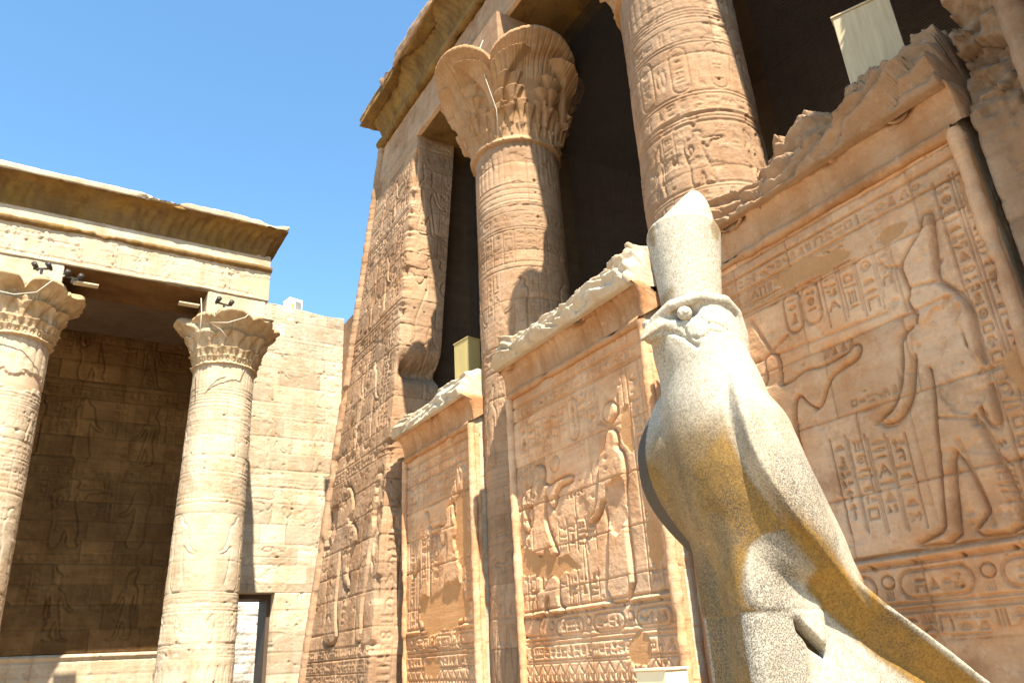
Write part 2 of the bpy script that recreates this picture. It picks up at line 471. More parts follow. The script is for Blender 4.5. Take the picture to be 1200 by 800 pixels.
def math_n(N, L, op, a, b=None):
    m = N.new('ShaderNodeMath'); m.operation = op
    for s, v in ((m.inputs[0], a), (m.inputs[1], b)):
        if v is None: continue
        if hasattr(v, 'links'): L.new(v, s)
        else: s.default_value = v
    return m.outputs[0]

def sandstone(name, base, warm, pale, patchc, bump=.5, off=0, pale_amt=.5, warm_amt=.6, streak=.35, blk=.16, mott=.45):
    m, N, L, b = nodes_of(name)
    tc = N.new('ShaderNodeTexCoord'); co = tc.outputs['Object']
    big = mk_noise(N, L, co, .55, 5, .6, None, off)
    mid = mk_noise(N, L, co, 2.3, 6, .65, None, off + 3)
    fine = mk_noise(N, L, co, 30, 4, .7, None, off + 5)
    bed = mk_noise(N, L, co, 2.0, 4, .6, (.35, .35, 4.0), off + 8)
    drip = mk_noise(N, L, co, 1.6, 5, .6, (2.2, 2.2, .16), off + 11)
    c = mk_mix(N, L, math_n(N, L, 'MULTIPLY', mk_ramp(N, L, mid, [(.42, 0), (.66, 1)]), warm_amt), base, warm)
    c = mk_mix(N, L, math_n(N, L, 'MULTIPLY', mk_ramp(N, L, big, [(.45, 0), (.65, 1)]), pale_amt), c, pale)
    at = N.new('ShaderNodeAttribute'); at.attribute_name = 'blk'
    f = math_n(N, L, 'MULTIPLY_ADD', at.outputs['Fac'], blk); f.node.inputs[2].default_value = 1.0
    c = mk_mix(N, L, 1.0, c, f, 'MULTIPLY')
    c = mk_mix(N, L, .45, c, mk_ramp(N, L, bed, [(.3, .72), (.7, 1.12)]), 'MULTIPLY')
    c = mk_mix(N, L, math_n(N, L, 'MULTIPLY', mk_ramp(N, L, drip, [(.5, 0), (.72, 1)]), streak), c, (base[0] * .62, base[1] * .52, base[2] * .42))
    mo = mk_noise(N, L, co, 1.1, 8, .72, None, off + 14); mo2 = mk_noise(N, L, co, 7, 6, .7, None, off + 17)
    c = mk_mix(N, L, math_n(N, L, 'MULTIPLY', mk_ramp(N, L, mo, [(.52, 0), (.64, 1)]), mott), c, (base[0] * .60, base[1] * .50, base[2] * .42))
    c = mk_mix(N, L, math_n(N, L, 'MULTIPLY', mk_ramp(N, L, mo2, [(.58, 0), (.68, 1)]), mott * .8), c, (base[0] * 1.22, base[1] * 1.32, base[2] * 1.5))
    c = mk_mix(N, L, math_n(N, L, 'MULTIPLY', mk_ramp(N, L, mo2, [(.30, 1), (.40, 0)]), mott * .8), c, (base[0] * .66, base[1] * .54, base[2] * .44))
    pa = N.new('ShaderNodeAttribute'); pa.attribute_name = 'patch'
    pc = mk_mix(N, L, mid, patchc, tuple(x * .8 for x in patchc))
    c = mk_mix(N, L, math_n(N, L, 'MULTIPLY', pa.outputs['Fac'], .72), c, pc)
    ja = N.new('ShaderNodeAttribute'); ja.attribute_name = 'joint'
    c = mk_mix(N, L, math_n(N, L, 'MULTIPLY', ja.outputs['Fac'], .35), c, (base[0] * .55, base[1] * .45, base[2] * .36))
    c = mk_mix(N, L, .5, c, mk_ramp(N, L, fine, [(.25, .78), (.75, 1.18)]), 'MULTIPLY')
    L.new(c, b.inputs['Base Color'])
    b.inputs['Roughness'].default_value = .92
    b.inputs['Specular IOR Level'].default_value = .15
    bp = N.new('ShaderNodeBump'); bp.inputs['Strength'].default_value = bump; bp.inputs['Distance'].default_value = .02
    hmix = math_n(N, L, 'ADD', math_n(N, L, 'MULTIPLY', fine, .5), math_n(N, L, 'MULTIPLY', bed, .8))
    g2 = mk_noise(N, L, co, 90, 3, .6, None, off)
    L.new(math_n(N, L, 'ADD', hmix, math_n(N, L, 'MULTIPLY', g2, .2)), bp.inputs['Height'])
    L.new(bp.outputs[0], b.inputs['Normal'])
    return m

def plain(name, col, rough=.6, metal=0, var=.15, scale=8, stretch=None, spec=.3):
    m, N, L, b = nodes_of(name)
    tc = N.new('ShaderNodeTexCoord')
    n = mk_noise(N, L, tc.outputs['Object'], scale, 5, .6, stretch)
    c = mk_mix(N, L, 1.0, col, mk_ramp(N, L, n, [(.3, 1 - var), (.7, 1 + var)]), 'MULTIPLY')
    L.new(c, b.inputs['Base Color'])
    b.inputs['Roughness'].default_value = rough; b.inputs['Metallic'].default_value = metal; b.inputs['Specular IOR Level'].default_value = spec
    return m

def granite(name):
    m, N, L, b = nodes_of(name)
    tc = N.new('ShaderNodeTexCoord'); co = tc.outputs['Object']
    sp = mk_noise(N, L, co, 130, 3, .8)
    sp2 = mk_noise(N, L, co, 75, 3, .75, None, 7)
    big = mk_noise(N, L, co, 1.6, 5, .6, None, 2)
    c = mk_mix(N, L, mk_ramp(N, L, sp2, [(.38, 0), (.60, 1)]), (.29, .25, .185), (.47, .415, .325))
    c = mk_mix(N, L, mk_ramp(N, L, sp, [(.585, 0), (.66, 1)]), c, (.075, .066, .055))
    c = mk_mix(N, L, mk_ramp(N, L, mk_noise(N, L, co, 34, 5, .75, None, 12), [(.56, 0), (.64, .8)]), c, (.50, .46, .39))
    c = mk_mix(N, L, mk_ramp(N, L, mk_noise(N, L, co, 22, 6, .8, None, 15), [(.60, 0), (.70, .6)]), c, (.14, .12, .095))
    c = mk_mix(N, L, .5, c, mk_ramp(N, L, mk_noise(N, L, co, 3.2, 6, .7, None, 18), [(.32, .72), (.66, 1.12)]), 'MULTIPLY')
    c = mk_mix(N, L, .35, c, mk_ramp(N, L, mk_noise(N, L, co, 9, 4, .6, None, 4), [(.3, .8), (.7, 1.15)]), 'MULTIPLY')
    at = N.new('ShaderNodeAttribute'); at.attribute_name = 'ochre_shade'  # ochre patina together with a painted shade tint
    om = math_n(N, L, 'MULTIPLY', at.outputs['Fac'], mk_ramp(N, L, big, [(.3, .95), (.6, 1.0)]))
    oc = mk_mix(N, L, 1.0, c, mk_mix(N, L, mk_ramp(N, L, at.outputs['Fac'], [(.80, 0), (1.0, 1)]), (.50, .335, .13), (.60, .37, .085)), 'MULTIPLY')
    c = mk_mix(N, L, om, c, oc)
    da = N.new('ShaderNodeAttribute'); da.attribute_name = 'stain_shade'  # black stain plus shade painted on the far leg
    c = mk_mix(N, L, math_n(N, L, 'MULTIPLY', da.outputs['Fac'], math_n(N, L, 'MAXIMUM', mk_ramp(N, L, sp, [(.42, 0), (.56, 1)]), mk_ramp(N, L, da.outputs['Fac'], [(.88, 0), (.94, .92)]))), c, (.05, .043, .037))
    L.new(c, b.inputs['Base Color'])
    b.inputs['Roughness'].default_value = .7; b.inputs['Specular IOR Level'].default_value = .3
    bp = N.new('ShaderNodeBump'); bp.inputs['Strength'].default_value = .35; bp.inputs['Distance'].default_value = .006
    L.new(sp2, bp.inputs['Height']); L.new(bp.outputs[0], b.inputs['Normal'])
    return m

M_FAC = sandstone('brown_sandstone', (.315, .198, .118), (.265, .142, .07), (.40, .28, .185), (.33, .185, .095), .8, 0, .45, .75, .5, .22, .65)
M_WALL = sandstone('screen_wall_sandstone', (.56, .325, .175), (.45, .19, .072), (.64, .45, .30), (.46, .225, .085), .75, 20, .55, .75, .35, .22, .65)
M_PALE = sandstone('pale_sandstone', (.44, .355, .255), (.40, .28, .165), (.51, .44, .345), (.50, .34, .225), .7, 40, .5, .7, .5, .2, .6)
M_CORN = sandstone('ochre_stained_shaded_cornice_sandstone', (.145, .085, .030), (.215, .12, .026), (.235, .15, .072), (.40, .25, .13), .9, 60, .4, .9, .9, .1, .5)  # ochre staining, with the hollow's shade put into the dark colour
M_CAV = sandstone('weathered_cavetto_sandstone', (.43, .24, .125), (.34, .15, .055), (.51, .335, .205), (.40, .25, .13), 1.0, 65, .4, .9, .7, .1, .7)
M_SOOT_SHADE = sandstone('brown_shaded_gallery_sandstone', (.125, .068, .025), (.08, .038, .012), (.22, .125, .05), (.20, .12, .06), .8, 110, .6, .7, .5, .17, .6)  # soot brown, deepened to paint in the gallery shade
M_CAPG = sandstone('pale_capital_sandstone', (.42, .31, .19), (.31, .19, .08), (.54, .44, .32), (.45, .3, .17), .8, 75, .5, .8, .5, .1, .6)
M_CAP = sandstone('capital_sandstone', (.345, .205, .108), (.29, .15, .055), (.43, .30, .19), (.47, .265, .135), .6, 70, .4, .8, .45, .1, .5)
M_DARK = sandstone('shaded_interior_sandstone', (.10, .068, .045), (.08, .05, .032), (.13, .09, .06), (.1, .065, .04), .6, 80)  # dark colour paints in the shade of the interior
M_GRAN = granite('speckled_granite')
M_NET = plain('dark_netting', (.022, .017, .014), .9)
M_OLIVE = plain('olive_painted_board', (.43, .335, .135), .6, 0, .12, 6, (1, 1, .15))
M_OLIVE2 = plain('weathered_olive_board', (.44, .345, .215), .7, 0, .14, 10, (3, 3, .25))
M_WHITE = plain('white_paint', (.78, .77, .74), .5)
M_CREAM = plain('cream_painted_metal', (.80, .66, .42), .5, 0, .05)
M_BLACK = plain('black_lamp_housing', (.035, .03, .025), .5)
M_YEL = plain('yellow_sticker', (.75, .60, .05), .5)
M_GREYP = plain('grey_panel', (.18, .18, .18), .5)
M_CABLE = plain('white_cable', (.48, .42, .34), .5)
M_WOOD = plain('pale_board', (.36, .29, .20), .7, 0, .15, 5)
M_GROUND = sandstone('court_paving', (.33, .26, .18), (.30, .215, .135), (.38, .31, .225), (.33, .25, .17), .5, 90)
M_FAR = sandstone('grey_rubble', (.42, .38, .33), (.38, .32, .26), (.50, .47, .43), (.4, .33, .26), .9, 100)
M_WHITEWASH = plain('whitewash', (.78, .76, .72), .9, 0, .06)
M_DOORWOOD = plain('dark_door_wood', (.07, .045, .03), .7)

def wall_attrs(r): return {'patch': r.patch_a, 'blk': r.blk, 'joint': r.jt}

# ------------------------------------------------------------------ ground
g = np.array([[(x, y, 0) for x in np.linspace(-600, 600, 25)] for y in np.linspace(-600, 600, 25)])
o = make_obj('ground', g, grid_quads(25, 25), M_GROUND); o['kind'] = 'structure'

# ------------------------------------------------------------------ screen walls (face at x = XW, looking to -X)
XW, XB = 5.5, 6.35
def sweep_y(prof, y0, y1, ny, disp=None):
    """extrude an (x,z) profile along y; disp(X,Y,Z,k)-> offset along the profile normal"""
    prof = np.array(prof, np.float32); n = len(prof)
    t = np.gradient(prof, axis=0); t /= np.linalg.norm(t, axis=1)[:, None] + 1e-9
    nrm = np.stack([-t[:, 1], t[:, 0]], 1)
    y = np.linspace(y0, y1, ny)
    K, Y = np.meshgrid(np.arange(n), y, indexing='ij')
    X = prof[K, 0]; Z = prof[K, 1]
    if disp is not None:
        d = disp(X, Y, Z, K)
        X = X + nrm[K, 0] * d; Z = Z + nrm[K, 1] * d
    return np.stack([X, Y, Z], -1)

def dense(pts, step=.02):
    out = [np.array(pts[0], float)]
    for a, b in zip(pts[:-1], pts[1:]):
        a = np.array(a, float); b = np.array(b, float); k = max(1, int(np.linalg.norm(b - a) / step))
        for i in range(1, k + 1): out.append(a + (b - a) * i / k)
    return out

def cavetto(x0, z0, out, h, n=14):
    """quarter hollow from (x0,z0) rising and leaning towards -X by out"""
    return [(x0 - out * (1 - math.cos(a)), z0 + h * math.sin(a) ** 1.0) for a in np.linspace(0, math.pi / 2, n)]

def rope_torus(name, pts, r, mat, parent, lash=.09, depth=.006, wob=.012, seed=0):
    """round moulding along a straight line with carved lashing"""
    a = np.array(pts[0], float); b = np.array(pts[1], float); L_ = np.linalg.norm(b - a); n = int(L_ / .02) + 1; seg = 20
    t = (b - a) / L_; e1 = np.array([1.0, 0, 0]) if abs(t[0]) < .9 else np.array([0, 1.0, 0]); e1 = e1 - t * (e1 @ t); e1 /= np.linalg.norm(e1); e2 = np.cross(t, e1)
    S, T = np.meshgrid(np.linspace(0, L_, n), np.arange(seg) * 2 * math.pi / seg, indexing='ij')
    c = a + t * S[..., None]
    rr = r - depth * (np.sin((S + .03 * np.sin(T * 2)) * 2 * math.pi / lash) > .55) * sstep(.35, .6, fbm(S * .9, T * 0 + seed, None, 2, seed))
    P0 = c + rr[..., None] * (np.cos(T)[..., None] * e1 + np.sin(T)[..., None] * e2)
    nz = fbm(P0[..., 0] * 6, P0[..., 1] * 6, P0[..., 2] * 6, 4, seed + 3)
    bite = sstep(.6, .75, fbm(P0[..., 0] * 2, P0[..., 1] * 2, P0[..., 2] * 2, 3, seed + 8))
    rr = rr + wob * 2 * (nz - .5) - r * .5 * bite
    P = c + rr[..., None] * (np.cos(T)[..., None] * e1 + np.sin(T)[..., None] * e2)
    V = np.concatenate([P.reshape(-1, 3), [a], [b]])
    q = grid_quads(n, seg, 0, False, True)
    return make_obj(name, V, q, mat, parent)

def dado(r, u0, u1):
    r.rline([(u0, 2.17), (u1, 2.17)], .02, .012); r.line([(u0, 2.13), (u1, 2.13)], .012, .014); r.line([(u0, 2.21), (u1, 2.21)], .012, .014)
    k = u0 + .2
    while k < u1:                                                      # small round holes along the fillet
        w_ = r.win(k - .06, k + .06, 2.08, 2.2); r.H[w_] -= .06 * np.exp(-(((r.U[w_] - k) ** 2 + (r.V[w_] - 2.14) ** 2) / .014 ** 2) ** 2); k += r.rng.uniform(.26, .42)
    u = u0 + .05
    while u + .55 < u1:
        r.cartouche(u, u + .55, 1.89, 2.08, .014, False); r.disc(u + .64, 2.02, .045); r.stamp(u + .6, 1.89, .09, .07, 16, .01)
        u += .75
    r.line([(u0, 1.86), (u1, 1.86)], .012, .014); r.line([(u0, 1.82), (u1, 1.82)], .01, .012)
    r.text_row(u0 + .02, u1 - .02, 1.63, 1.80, .013)
    u = u0
    while u < u1:                                                      # lotus fringe
        for q, hh in ((0, .12), (.09, .08)):
            pts = [(u + q + .07 * math.cos(a), 1.46 + hh * math.sin(a)) for a in np.linspace(math.pi, 2 * math.pi, 9)]
            r.line(pts, .011, .012)
        r.line([(u + .0, 1.58), (u + .09, 1.47), (u + .18, 1.58)], .01, .01)
        u += .19
    r.line([(u0, 1.60), (u1, 1.60)], .01, .01)

def frame_lines(r, u0, u1, v1):
    for k in (.20, .42): 
        r.line([(u0 + k, 2.2), (u0 + k, v1)], .01, .011); r.line([(u1 - k, 2.2), (u1 - k, v1)], .01, .011)
    r.text_col(u0 + .22, u0 + .40, 2.25, v1 - .1, .012, False); r.text_col(u1 - .40, u1 - .22, 2.25, v1 - .1, .012, False)

def cornice_block(name, y0, y1, z0, out, h, parent, mat, seed):
    """cavetto over a screen wall, with a square lip"""
    pr = cavetto(XW - .01, z0, out, h, 16); lip = pr[-1]
    pr = dense(pr, .025); nl = len(pr)
    prof = pr + dense([lip, (lip[0] + .01, lip[1] + .02), (lip[0] + .10, lip[1] + .03), (XB - .05, lip[1] + .03), (XB - .02, z0 - .2)], .03)[1:]
    ny = int((y1 - y0) / .018)
    def disp(X, Y, Z, K):
        fl = .03 * (np.abs(np.sin(Y * math.pi / .115)) ** .6 - .7) * sstep(.0, .08, Z - z0) * (K < nl) * sstep(.4, .55, fbm(Y * .8, Y * 0, None, 3, seed + 2))
        n2 = fbm(X * 5, Y * 5, Z * 5, 5, seed + 4)
        bite = sstep(.52, .68, fbm(X * 1.7, Y * 1.7, Z * 1.7, 4, seed + 6)) * sstep(z0 + h * .7, z0 + h, Z)
        return fl + .05 * (n2 - .5) - .10 * bite
    P = sweep_y(prof, y0, y1, ny, lambda *k: -disp(*k) if False else disp(*k))
    return close_ends(name, P, XW + .3, z0 + h * .5, mat, seed)

def close_ends(name, P, cx, cz, mat, seed, amp=.03):
    nK, nY = P.shape[:2]; V = P.reshape(-1, 3); ext = []; Q = [grid_quads(nK, nY)]; base = len(V)
    for e, col in enumerate((0, nY - 1)):
        ids = np.arange(nK) * nY + col
        for s_ in (.7, .4, .02):
            c = np.array([cx, V[ids[0]][1], cz]); pv = c + (V[ids] - c) * s_
            pv[:, 1] = V[ids][:, 1] + amp * (fbm(pv[:, 0] * 6, pv[:, 2] * 6, None, 3, seed + e) - .5)
            ext.append(pv)
    V = np.concatenate([V] + ext)
    for e, col in enumerate((0, nY - 1)):
        prev = np.arange(nK) * nY + col
        for k in range(3):
            cur = base + (e * 3 + k) * nK + np.arange(nK)
            q = np.stack([prev[:-1], prev[1:], cur[1:], cur[:-1]], -1)
            Q.append(q if e == 0 else q[:, ::-1]); prev = cur
    return make_obj(name, V, np.concatenate(Q), mat)

def rubble_top(y0, y1, lx, lz, hf, amp, seed, mat):
    """broken masonry left above the lip, sloping back over the wall; hf(y) is its height"""
    prof = dense([(lx + .05, lz - .03), (lx - .02, lz), (lx - .03, lz + .25), (lx + .03, lz + .5), (lx + .12, lz + .78), (lx + .27, lz + .95), (lx + .5, lz + 1.0), (XB - .1, lz + .95), (XB - .03, lz + .5), (XB - .03, lz - .1)], .016)
    prof = np.array(prof, np.float32)
    y = np.linspace(y0, y1, int((y1 - y0) / .016))
    K, Y = np.meshgrid(np.arange(len(prof)), y, indexing='ij')
    X = prof[K, 0]; S = prof[K, 1] - lz
    hh = hf(y)[None, :] * np.ones_like(X)
    Z = lz + S * hh
    X = X + .10 * (fbm(Y * 1.3, Z * 1.3, None, 3, seed + 1) - .4) * sstep(.05, .4, S)
    # tilted strata that break in steps, blocks split by cracks, then fine roughness
    q = (Z * 5.5 + X * 2.6 + Y * .9 + 2.6 * fbm(X * 1.3, Y * 1.3, Z * 1.3, 4, seed))
    fr = q - np.floor(q); step = (np.floor(q) + sstep(.0, .22, fr)) - q
    n2 = fbm(X * 7, Y * 7, Z * 7, 5, seed + 4)
    n3 = fbm(X * 2.0, Y * 2.0, Z * 2.0, 4, seed + 7, .5, True)
    n4 = fbm(Y * 1.9 + X * .6, Z * 1.6, None, 4, seed + 9)
    w = sstep(-.02, .10, S)
    wx = .15 * (n4 - .5)
    f1, e1 = facets(X * 2.0 + wx, Y * 1.7 + wx, Z * 3.0, seed + 2, .8); f2, e2 = facets(X * 6, Y * 5, Z * 9 + wx * 6, seed + 3, .7)
    n5 = fbm(Y * 1.25 + 3, Z * .9 + X * .5, None, 2, seed + 14)
    d = w * (amp * 1.15 * step + amp * .8 * (n2 - .5) + amp * .9 * f1 + amp * .22 * f2 - amp * .3 * np.exp(-(e1 / .05) ** 2) + amp * 1.6 * (n4 - .5) + amp * 2.6 * (n5 - .4))
    X = X - d * .8; Z = Z + d * .7 * np.clip(hh * 2, .3, 1)
    return close_ends('broken_top', np.stack([X, Y, Z], -1), XW + .3, lz + .05, mat, seed, .05)

def side_face(name, y, x0, x1, z0, z1, sgn, mat, parent, seed, res=.02):
    """end face of a wall, looking to sgn*Y"""
    r = Relief(x0, x1, z0, z1, res, seed)
    r.joints(.6, 2, .01, .01, seed); r.text_col(x0 + .2, x0 + .45, z0, z1, .01); r.weather(.008, .5, 20)
    Y = y + sgn * r.H
    P = np.stack([r.U, Y, r.V], -1)
    return slab(name, P, (0, -sgn * .06, 0), mat, parent, sgn > 0, wall_attrs(r))

def screen_wall(y0, y1, relief_fn, label, out, h, hf, amp, res, zt, seed, tmat):
    root = thing('screen_wall', label, 'wall', (XW, (y0 + y1) / 2, 0), 'carved screen walls between the facade columns')
    r = Relief(y0 + .02, y1 - .02, 1.1, zt, res, seed)
    relief_fn(r)
    P = np.stack([XW - r.H, r.U, r.V], -1)
    adopt(slab('panel', P, (.1, 0, 0), M_WALL, None, True, wall_attrs(r)), root)
    adopt(join_boxes('wall_core', [(XW + .06, XB, y0 + .035, y1 - .035, 0, zt + .3), (XW + .003, XW + .06, y0 + .02, y1 - .02, 0, 1.1)], M_WALL), root)
    adopt(side_face('end_face', y0 + .03, XW + .02, XB, .9, zt + .3, -1, M_PALE, None, seed + 1), root)
    for yy, k in ((y0 + .05, 1), (y1 - .05, 2)):
        adopt(rope_torus('torus_moulding', [(XW - .015, yy, .6), (XW - .015, yy, zt)], .058, M_WALL, None, .13, .002, .018, seed + k), root)
    adopt(rope_torus('torus_moulding', [(XW - .015, y0 + .05, zt), (XW - .015, y1 - .05, zt)], .052, M_CAV, None, .13, .004, .016, seed + 5), root)
    adopt(cornice_block('cornice', y0 - .03, y1 + .03, zt + .05, out, h, None, M_CAV, seed), root)
    adopt(rubble_top(y0 - .01, y1 + .01, XW - .01 - out, zt + .05 + h - .02, hf, amp, seed + 2, tmat), root)
    return root

def w3_relief(r):
    u0, u1 = float(r.u[0]), float(r.u[-1])
    r.line([(u0, 4.98), (u1, 4.98)], .012, .014); r.line([(u0, 4.82), (u1, 4.82)], .01, .012)
    r.text_row(2.6, 4.9, 4.84, 4.97, .010, False)
    r.text_row(3.35, 4.8, 4.66, 4.80, .012); 
    r.text_row(3.6, 4.7, 4.60, 4.655, .007, False); r.line([(3.35, 4.59), (4.9, 4.59)], .01, .012)
    r.cartouche(3.90, 4.08, 4.19, 4.58, .014); r.cartouche(3.70, 3.88, 4.19, 4.58, .014)
    for a, b, lo in ((3.50, 3.65, 4.10), (3.33, 3.47, 4.12), (3.15, 3.31, 4.06), (3.02, 3.13, 4.15)): r.text_col(a, b, lo, 4.58, .013)
    r.line([(4.5, 4.08), (3.15, 4.02)], .012, .010)
    r.figure([(4.29,3.77),(4.11,3.79),(3.98,3.83),(3.82,3.79),(3.65,3.81),(3.54,3.83),(3.46,3.88),(3.43,3.82),(3.49,3.74),(3.66,3.72),(3.79,3.66),(3.92,3.44),(4.02,3.52),(4.11,3.67),(4.2,3.49),(4.2,3.1),(4.1,2.6),(4.15,2.25),(4.6,2.25),(4.5,2.8),(4.62,3.3),(4.55,3.8),(4.38,3.86),(4.40,4.05),(4.30,4.12),(4.22,4.02),(4.25,3.86)], .03, .014, .03, .09)
    for k in range(4): r.stamp(3.62 - .085 * k + .1, 3.84, .075, .11, 17, .012)
    r.line([(4.46, 4.5), (4.30, 4.12), (4.10, 4.2)], .016, .016)
    r.text_row(3.2, 3.62, 3.36, 3.46, .012, False); r.text_row(3.25, 3.55, 3.12, 3.26, .012, False)
    r.line([(3.18, 3.55), (3.18, 2.4)], .008, .006)
    for k in range(4): r.text_col(3.26 + .165 * k, 3.26 + .165 * k + .145, 2.36 + .02 * k, 3.06 + .04 * k, .014)
    r.figure(GOD, .042, .014, .05, .11, 1)
    r.line([(2.94, 4.33), (3.06, 4.38), (3.10, 4.46)], .014, .014); r.line([(2.92, 4.13), (2.70, 4.08)], .012, .010); r.line([(2.94, 3.62), (2.66, 3.72)], .010, .008); r.line([(2.98, 3.1), (2.72, 3.02)], .010, .010)
    r.line([(2.88, 2.9), (2.82, 2.55), (2.8, 2.3)], .02, .014)
    r.scar([(2.95, 3.95), (2.6, 3.95), (2.62, 3.1), (2.95, 3.1)], .008, .15, 5, 1.6)
    for a, b in ((2.40, 2.53), (2.25, 2.37)): r.text_col(a, b, 2.3, 4.86, .013)
    r.text_col(2.56, 2.7, 2.3, 2.9, .012, False); r.text_col(2.98, 3.1, 4.45, 4.8, .01, False)
    dado(r, u0 + .02, u1 - .02)
    r.joints(.56, 1.0, .009, .008, 21, .18, .8)
    r.weather(.007, .30, 90, .025, 1, .012, 1.75)
    r.patch([(4.2, 4.76), (3.87, 4.84), (3.26, 4.68), (3.40, 4.60), (3.75, 4.60), (4.0, 4.66)], .010, .06)
    r.patch([(2.24, 5.1), (2.0, 5.1), (2.0, 4.3), (2.16, 4.25), (2.36, 4.5)], .012, .06)
    r.patch([(2.45, 3.45), (2.1, 3.3), (2.1, 2.95), (2.4, 3.1)], .010, .06)
    r.patch([(3.05, 4.66), (2.85, 4.72), (2.75, 4.62), (3.0, 4.56)], .008, .06)
    r.scar([(2.2, 1.6), (3.4, 1.7), (3.8, 1.3), (2.2, 1.1)], .02, .1, 5, 1.5)

def w2_relief(r):
    u0, u1 = float(r.u[0]), float(r.u[-1])
    r.line([(u0, 4.93), (u1, 4.93)], .014, .014); r.text_row(u0 + .2, u1 - .2, 4.76, 4.91, .013); r.line([(u0, 4.72), (u1, 4.72)], .012, .012)
    k = 6.95
    while k < 8.7:
        if r.rng.random() < .3 and k < 8.4: r.cartouche(k, k + .2, 4.12, 4.66, .016); k += .23
        else: r.text_col(k, k + .17, 4.12 + r.rng.uniform(0, .12), 4.66, .015); k += .19
    r.text_row(7.2, 8.7, 4.0, 4.1, .01, False)
    r.figure(KING, .045, .02, .05, .12, 1); r.figure(KLEG, .04, .018, .045, .1, 1)
    r.disc(7.9, 3.93, .1)
    r.figure(GODD, .05, .024, .055, .12, 1)
    r.disc(6.70, 4.26, .13, .04, .02)
    r.line([(6.92, 4.45), (6.92, 4.2), (6.74, 4.09), (6.56, 4.2), (6.54, 4.42)], .022, .026)
    r.line([(7.3, 3.1), (7.42, 2.95), (7.36, 2.3)], .014, .012)
    r.text_row(7.35, 7.75, 3.42, 3.52, .013, False)
    for k in range(4): r.text_col(7.18 + .19 * k, 7.35 + .19 * k, 2.76 + .03 * k, 3.12 + .03 * k, .015)
    for k in range(4): r.text_col(7.2 + .2 * k, 7.38 + .2 * k, 2.22, 2.56, .015)
    frame_lines(r, u0, u1, 4.7)
    dado(r, u0 + .1, u1 - .1)
    r.joints(.58, 1.2, .009, .009, 33, .2, .8)
    r.weather(.008, .28, 60, .03, 1, .012, 1.5)
    r.patch([(8.95, 3.12), (8.5, 2.9), (7.95, 2.85), (7.46, 2.68), (7.6, 2.5), (8.1, 2.62), (8.9, 2.6)], .012, .12)
    r.patch([(6.83, 1.80), (6.42, 1.86), (6.44, 1.55), (6.8, 1.56)], .012, .07)
    r.patch([(6.30, 3.3), (6.1, 3.4), (6.1, 2.4), (6.28, 2.3)], .01, .1)
    r.patch([(6.55, 4.1), (6.35, 4.3), (6.3, 3.6), (6.5, 3.75)], .01, .08)
    r.scar([(6.95, 3.5), (6.55, 3.5), (6.6, 2.9), (6.9, 2.9)], .012, .12, 5, 1.6)

def w1_relief(r):
    u0, u1 = float(r.u[0]), float(r.u[-1])
    r.line([(u0, 4.93), (u1, 4.93)], .016, .016); r.text_row(u0 + .2, u1 - .2, 4.74, 4.9, .014)
    for k in range(9): r.text_col(10.4 + .24 * k, 10.61 + .24 * k, 4.15 + .05 * (k % 3), 4.68, .016)
    r.figure(place(U_GODD, 11.95, 2.2, 1.85), .05, .02, .05, .12, 1)
    r.figure(place(U_KING, 11.0, 2.2, 1.8, True), .05, .02, .05, .12, 1)
    for k in range(3): r.text_col(11.3 + .2 * k, 11.48 + .2 * k, 2.9, 3.9, .014)
    frame_lines(r, u0, u1, 4.7); dado(r, u0 + .1, u1 - .1)
    r.joints(.58, 1.2, .01, .01, 44, .2, .8); r.weather(.009, .28, 40, .03, 1, .014, 1.6)
    r.patch([(12.0, 2.75), (11.5, 2.6), (11.0, 2.85), (10.5, 2.8), (10.3, 2.2), (11.2, 2.15), (12.0, 2.1)], .014, .15)
    r.patch([(10.75, 4.0), (10.3, 4.2), (10.3, 3.0), (10.7, 3.1)], .014, .12)
    r.patch([(11.9, 1.75), (11.3, 1.78), (11.4, 1.5), (11.9, 1.5)], .014, .1)

hf3 = lambda y: np.interp(y, [2.2, 2.5, 2.75, 3.0, 3.15, 3.3, 3.5, 3.8, 4.1, 4.4, 5.0], [.66, .68, .72, .74, .58, .72, .78, .64, .52, .40, .34]) * (.9 + .35 * (fbm(y * 3.1, y * 0, None, 4, 5) - .4))
hf2 = lambda y: np.interp(y, [5.7, 6.2, 6.9, 7.6, 8.4, 9.2], [.52, .56, .52, .46, .42, .28]) * (.85 + .5 * (fbm(y * 2.3, y * 0, None, 4, 6) - .35))
hf1 = lambda y: np.interp(y, [10, 10.4, 11.5, 13], [.50, .46, .44, .40]) * (.95 + .15 * fbm(y * 4, y * 0, None, 3, 8))
screen_wall(2.20, 4.99, w3_relief, 'carved screen wall behind the granite falcon, with a tall crowned figure and a rubble top', .12, .33, hf3, .12, .0062, 5.16, 61, M_FAC)
screen_wall(5.90, 8.93, w2_relief, 'carved screen wall in the middle, with a disc crowned goddess and a pale broken cornice', .17, .38, hf2, .09, .0078, 5.12, 62, M_PALE)
screen_wall(10.0, 12.62, w1_relief, 'narrow looking screen wall next to the corner pier, with a sharp lipped unbroken cornice', .22, .38, hf1, .045, .014, 5.08, 63, M_PALE)

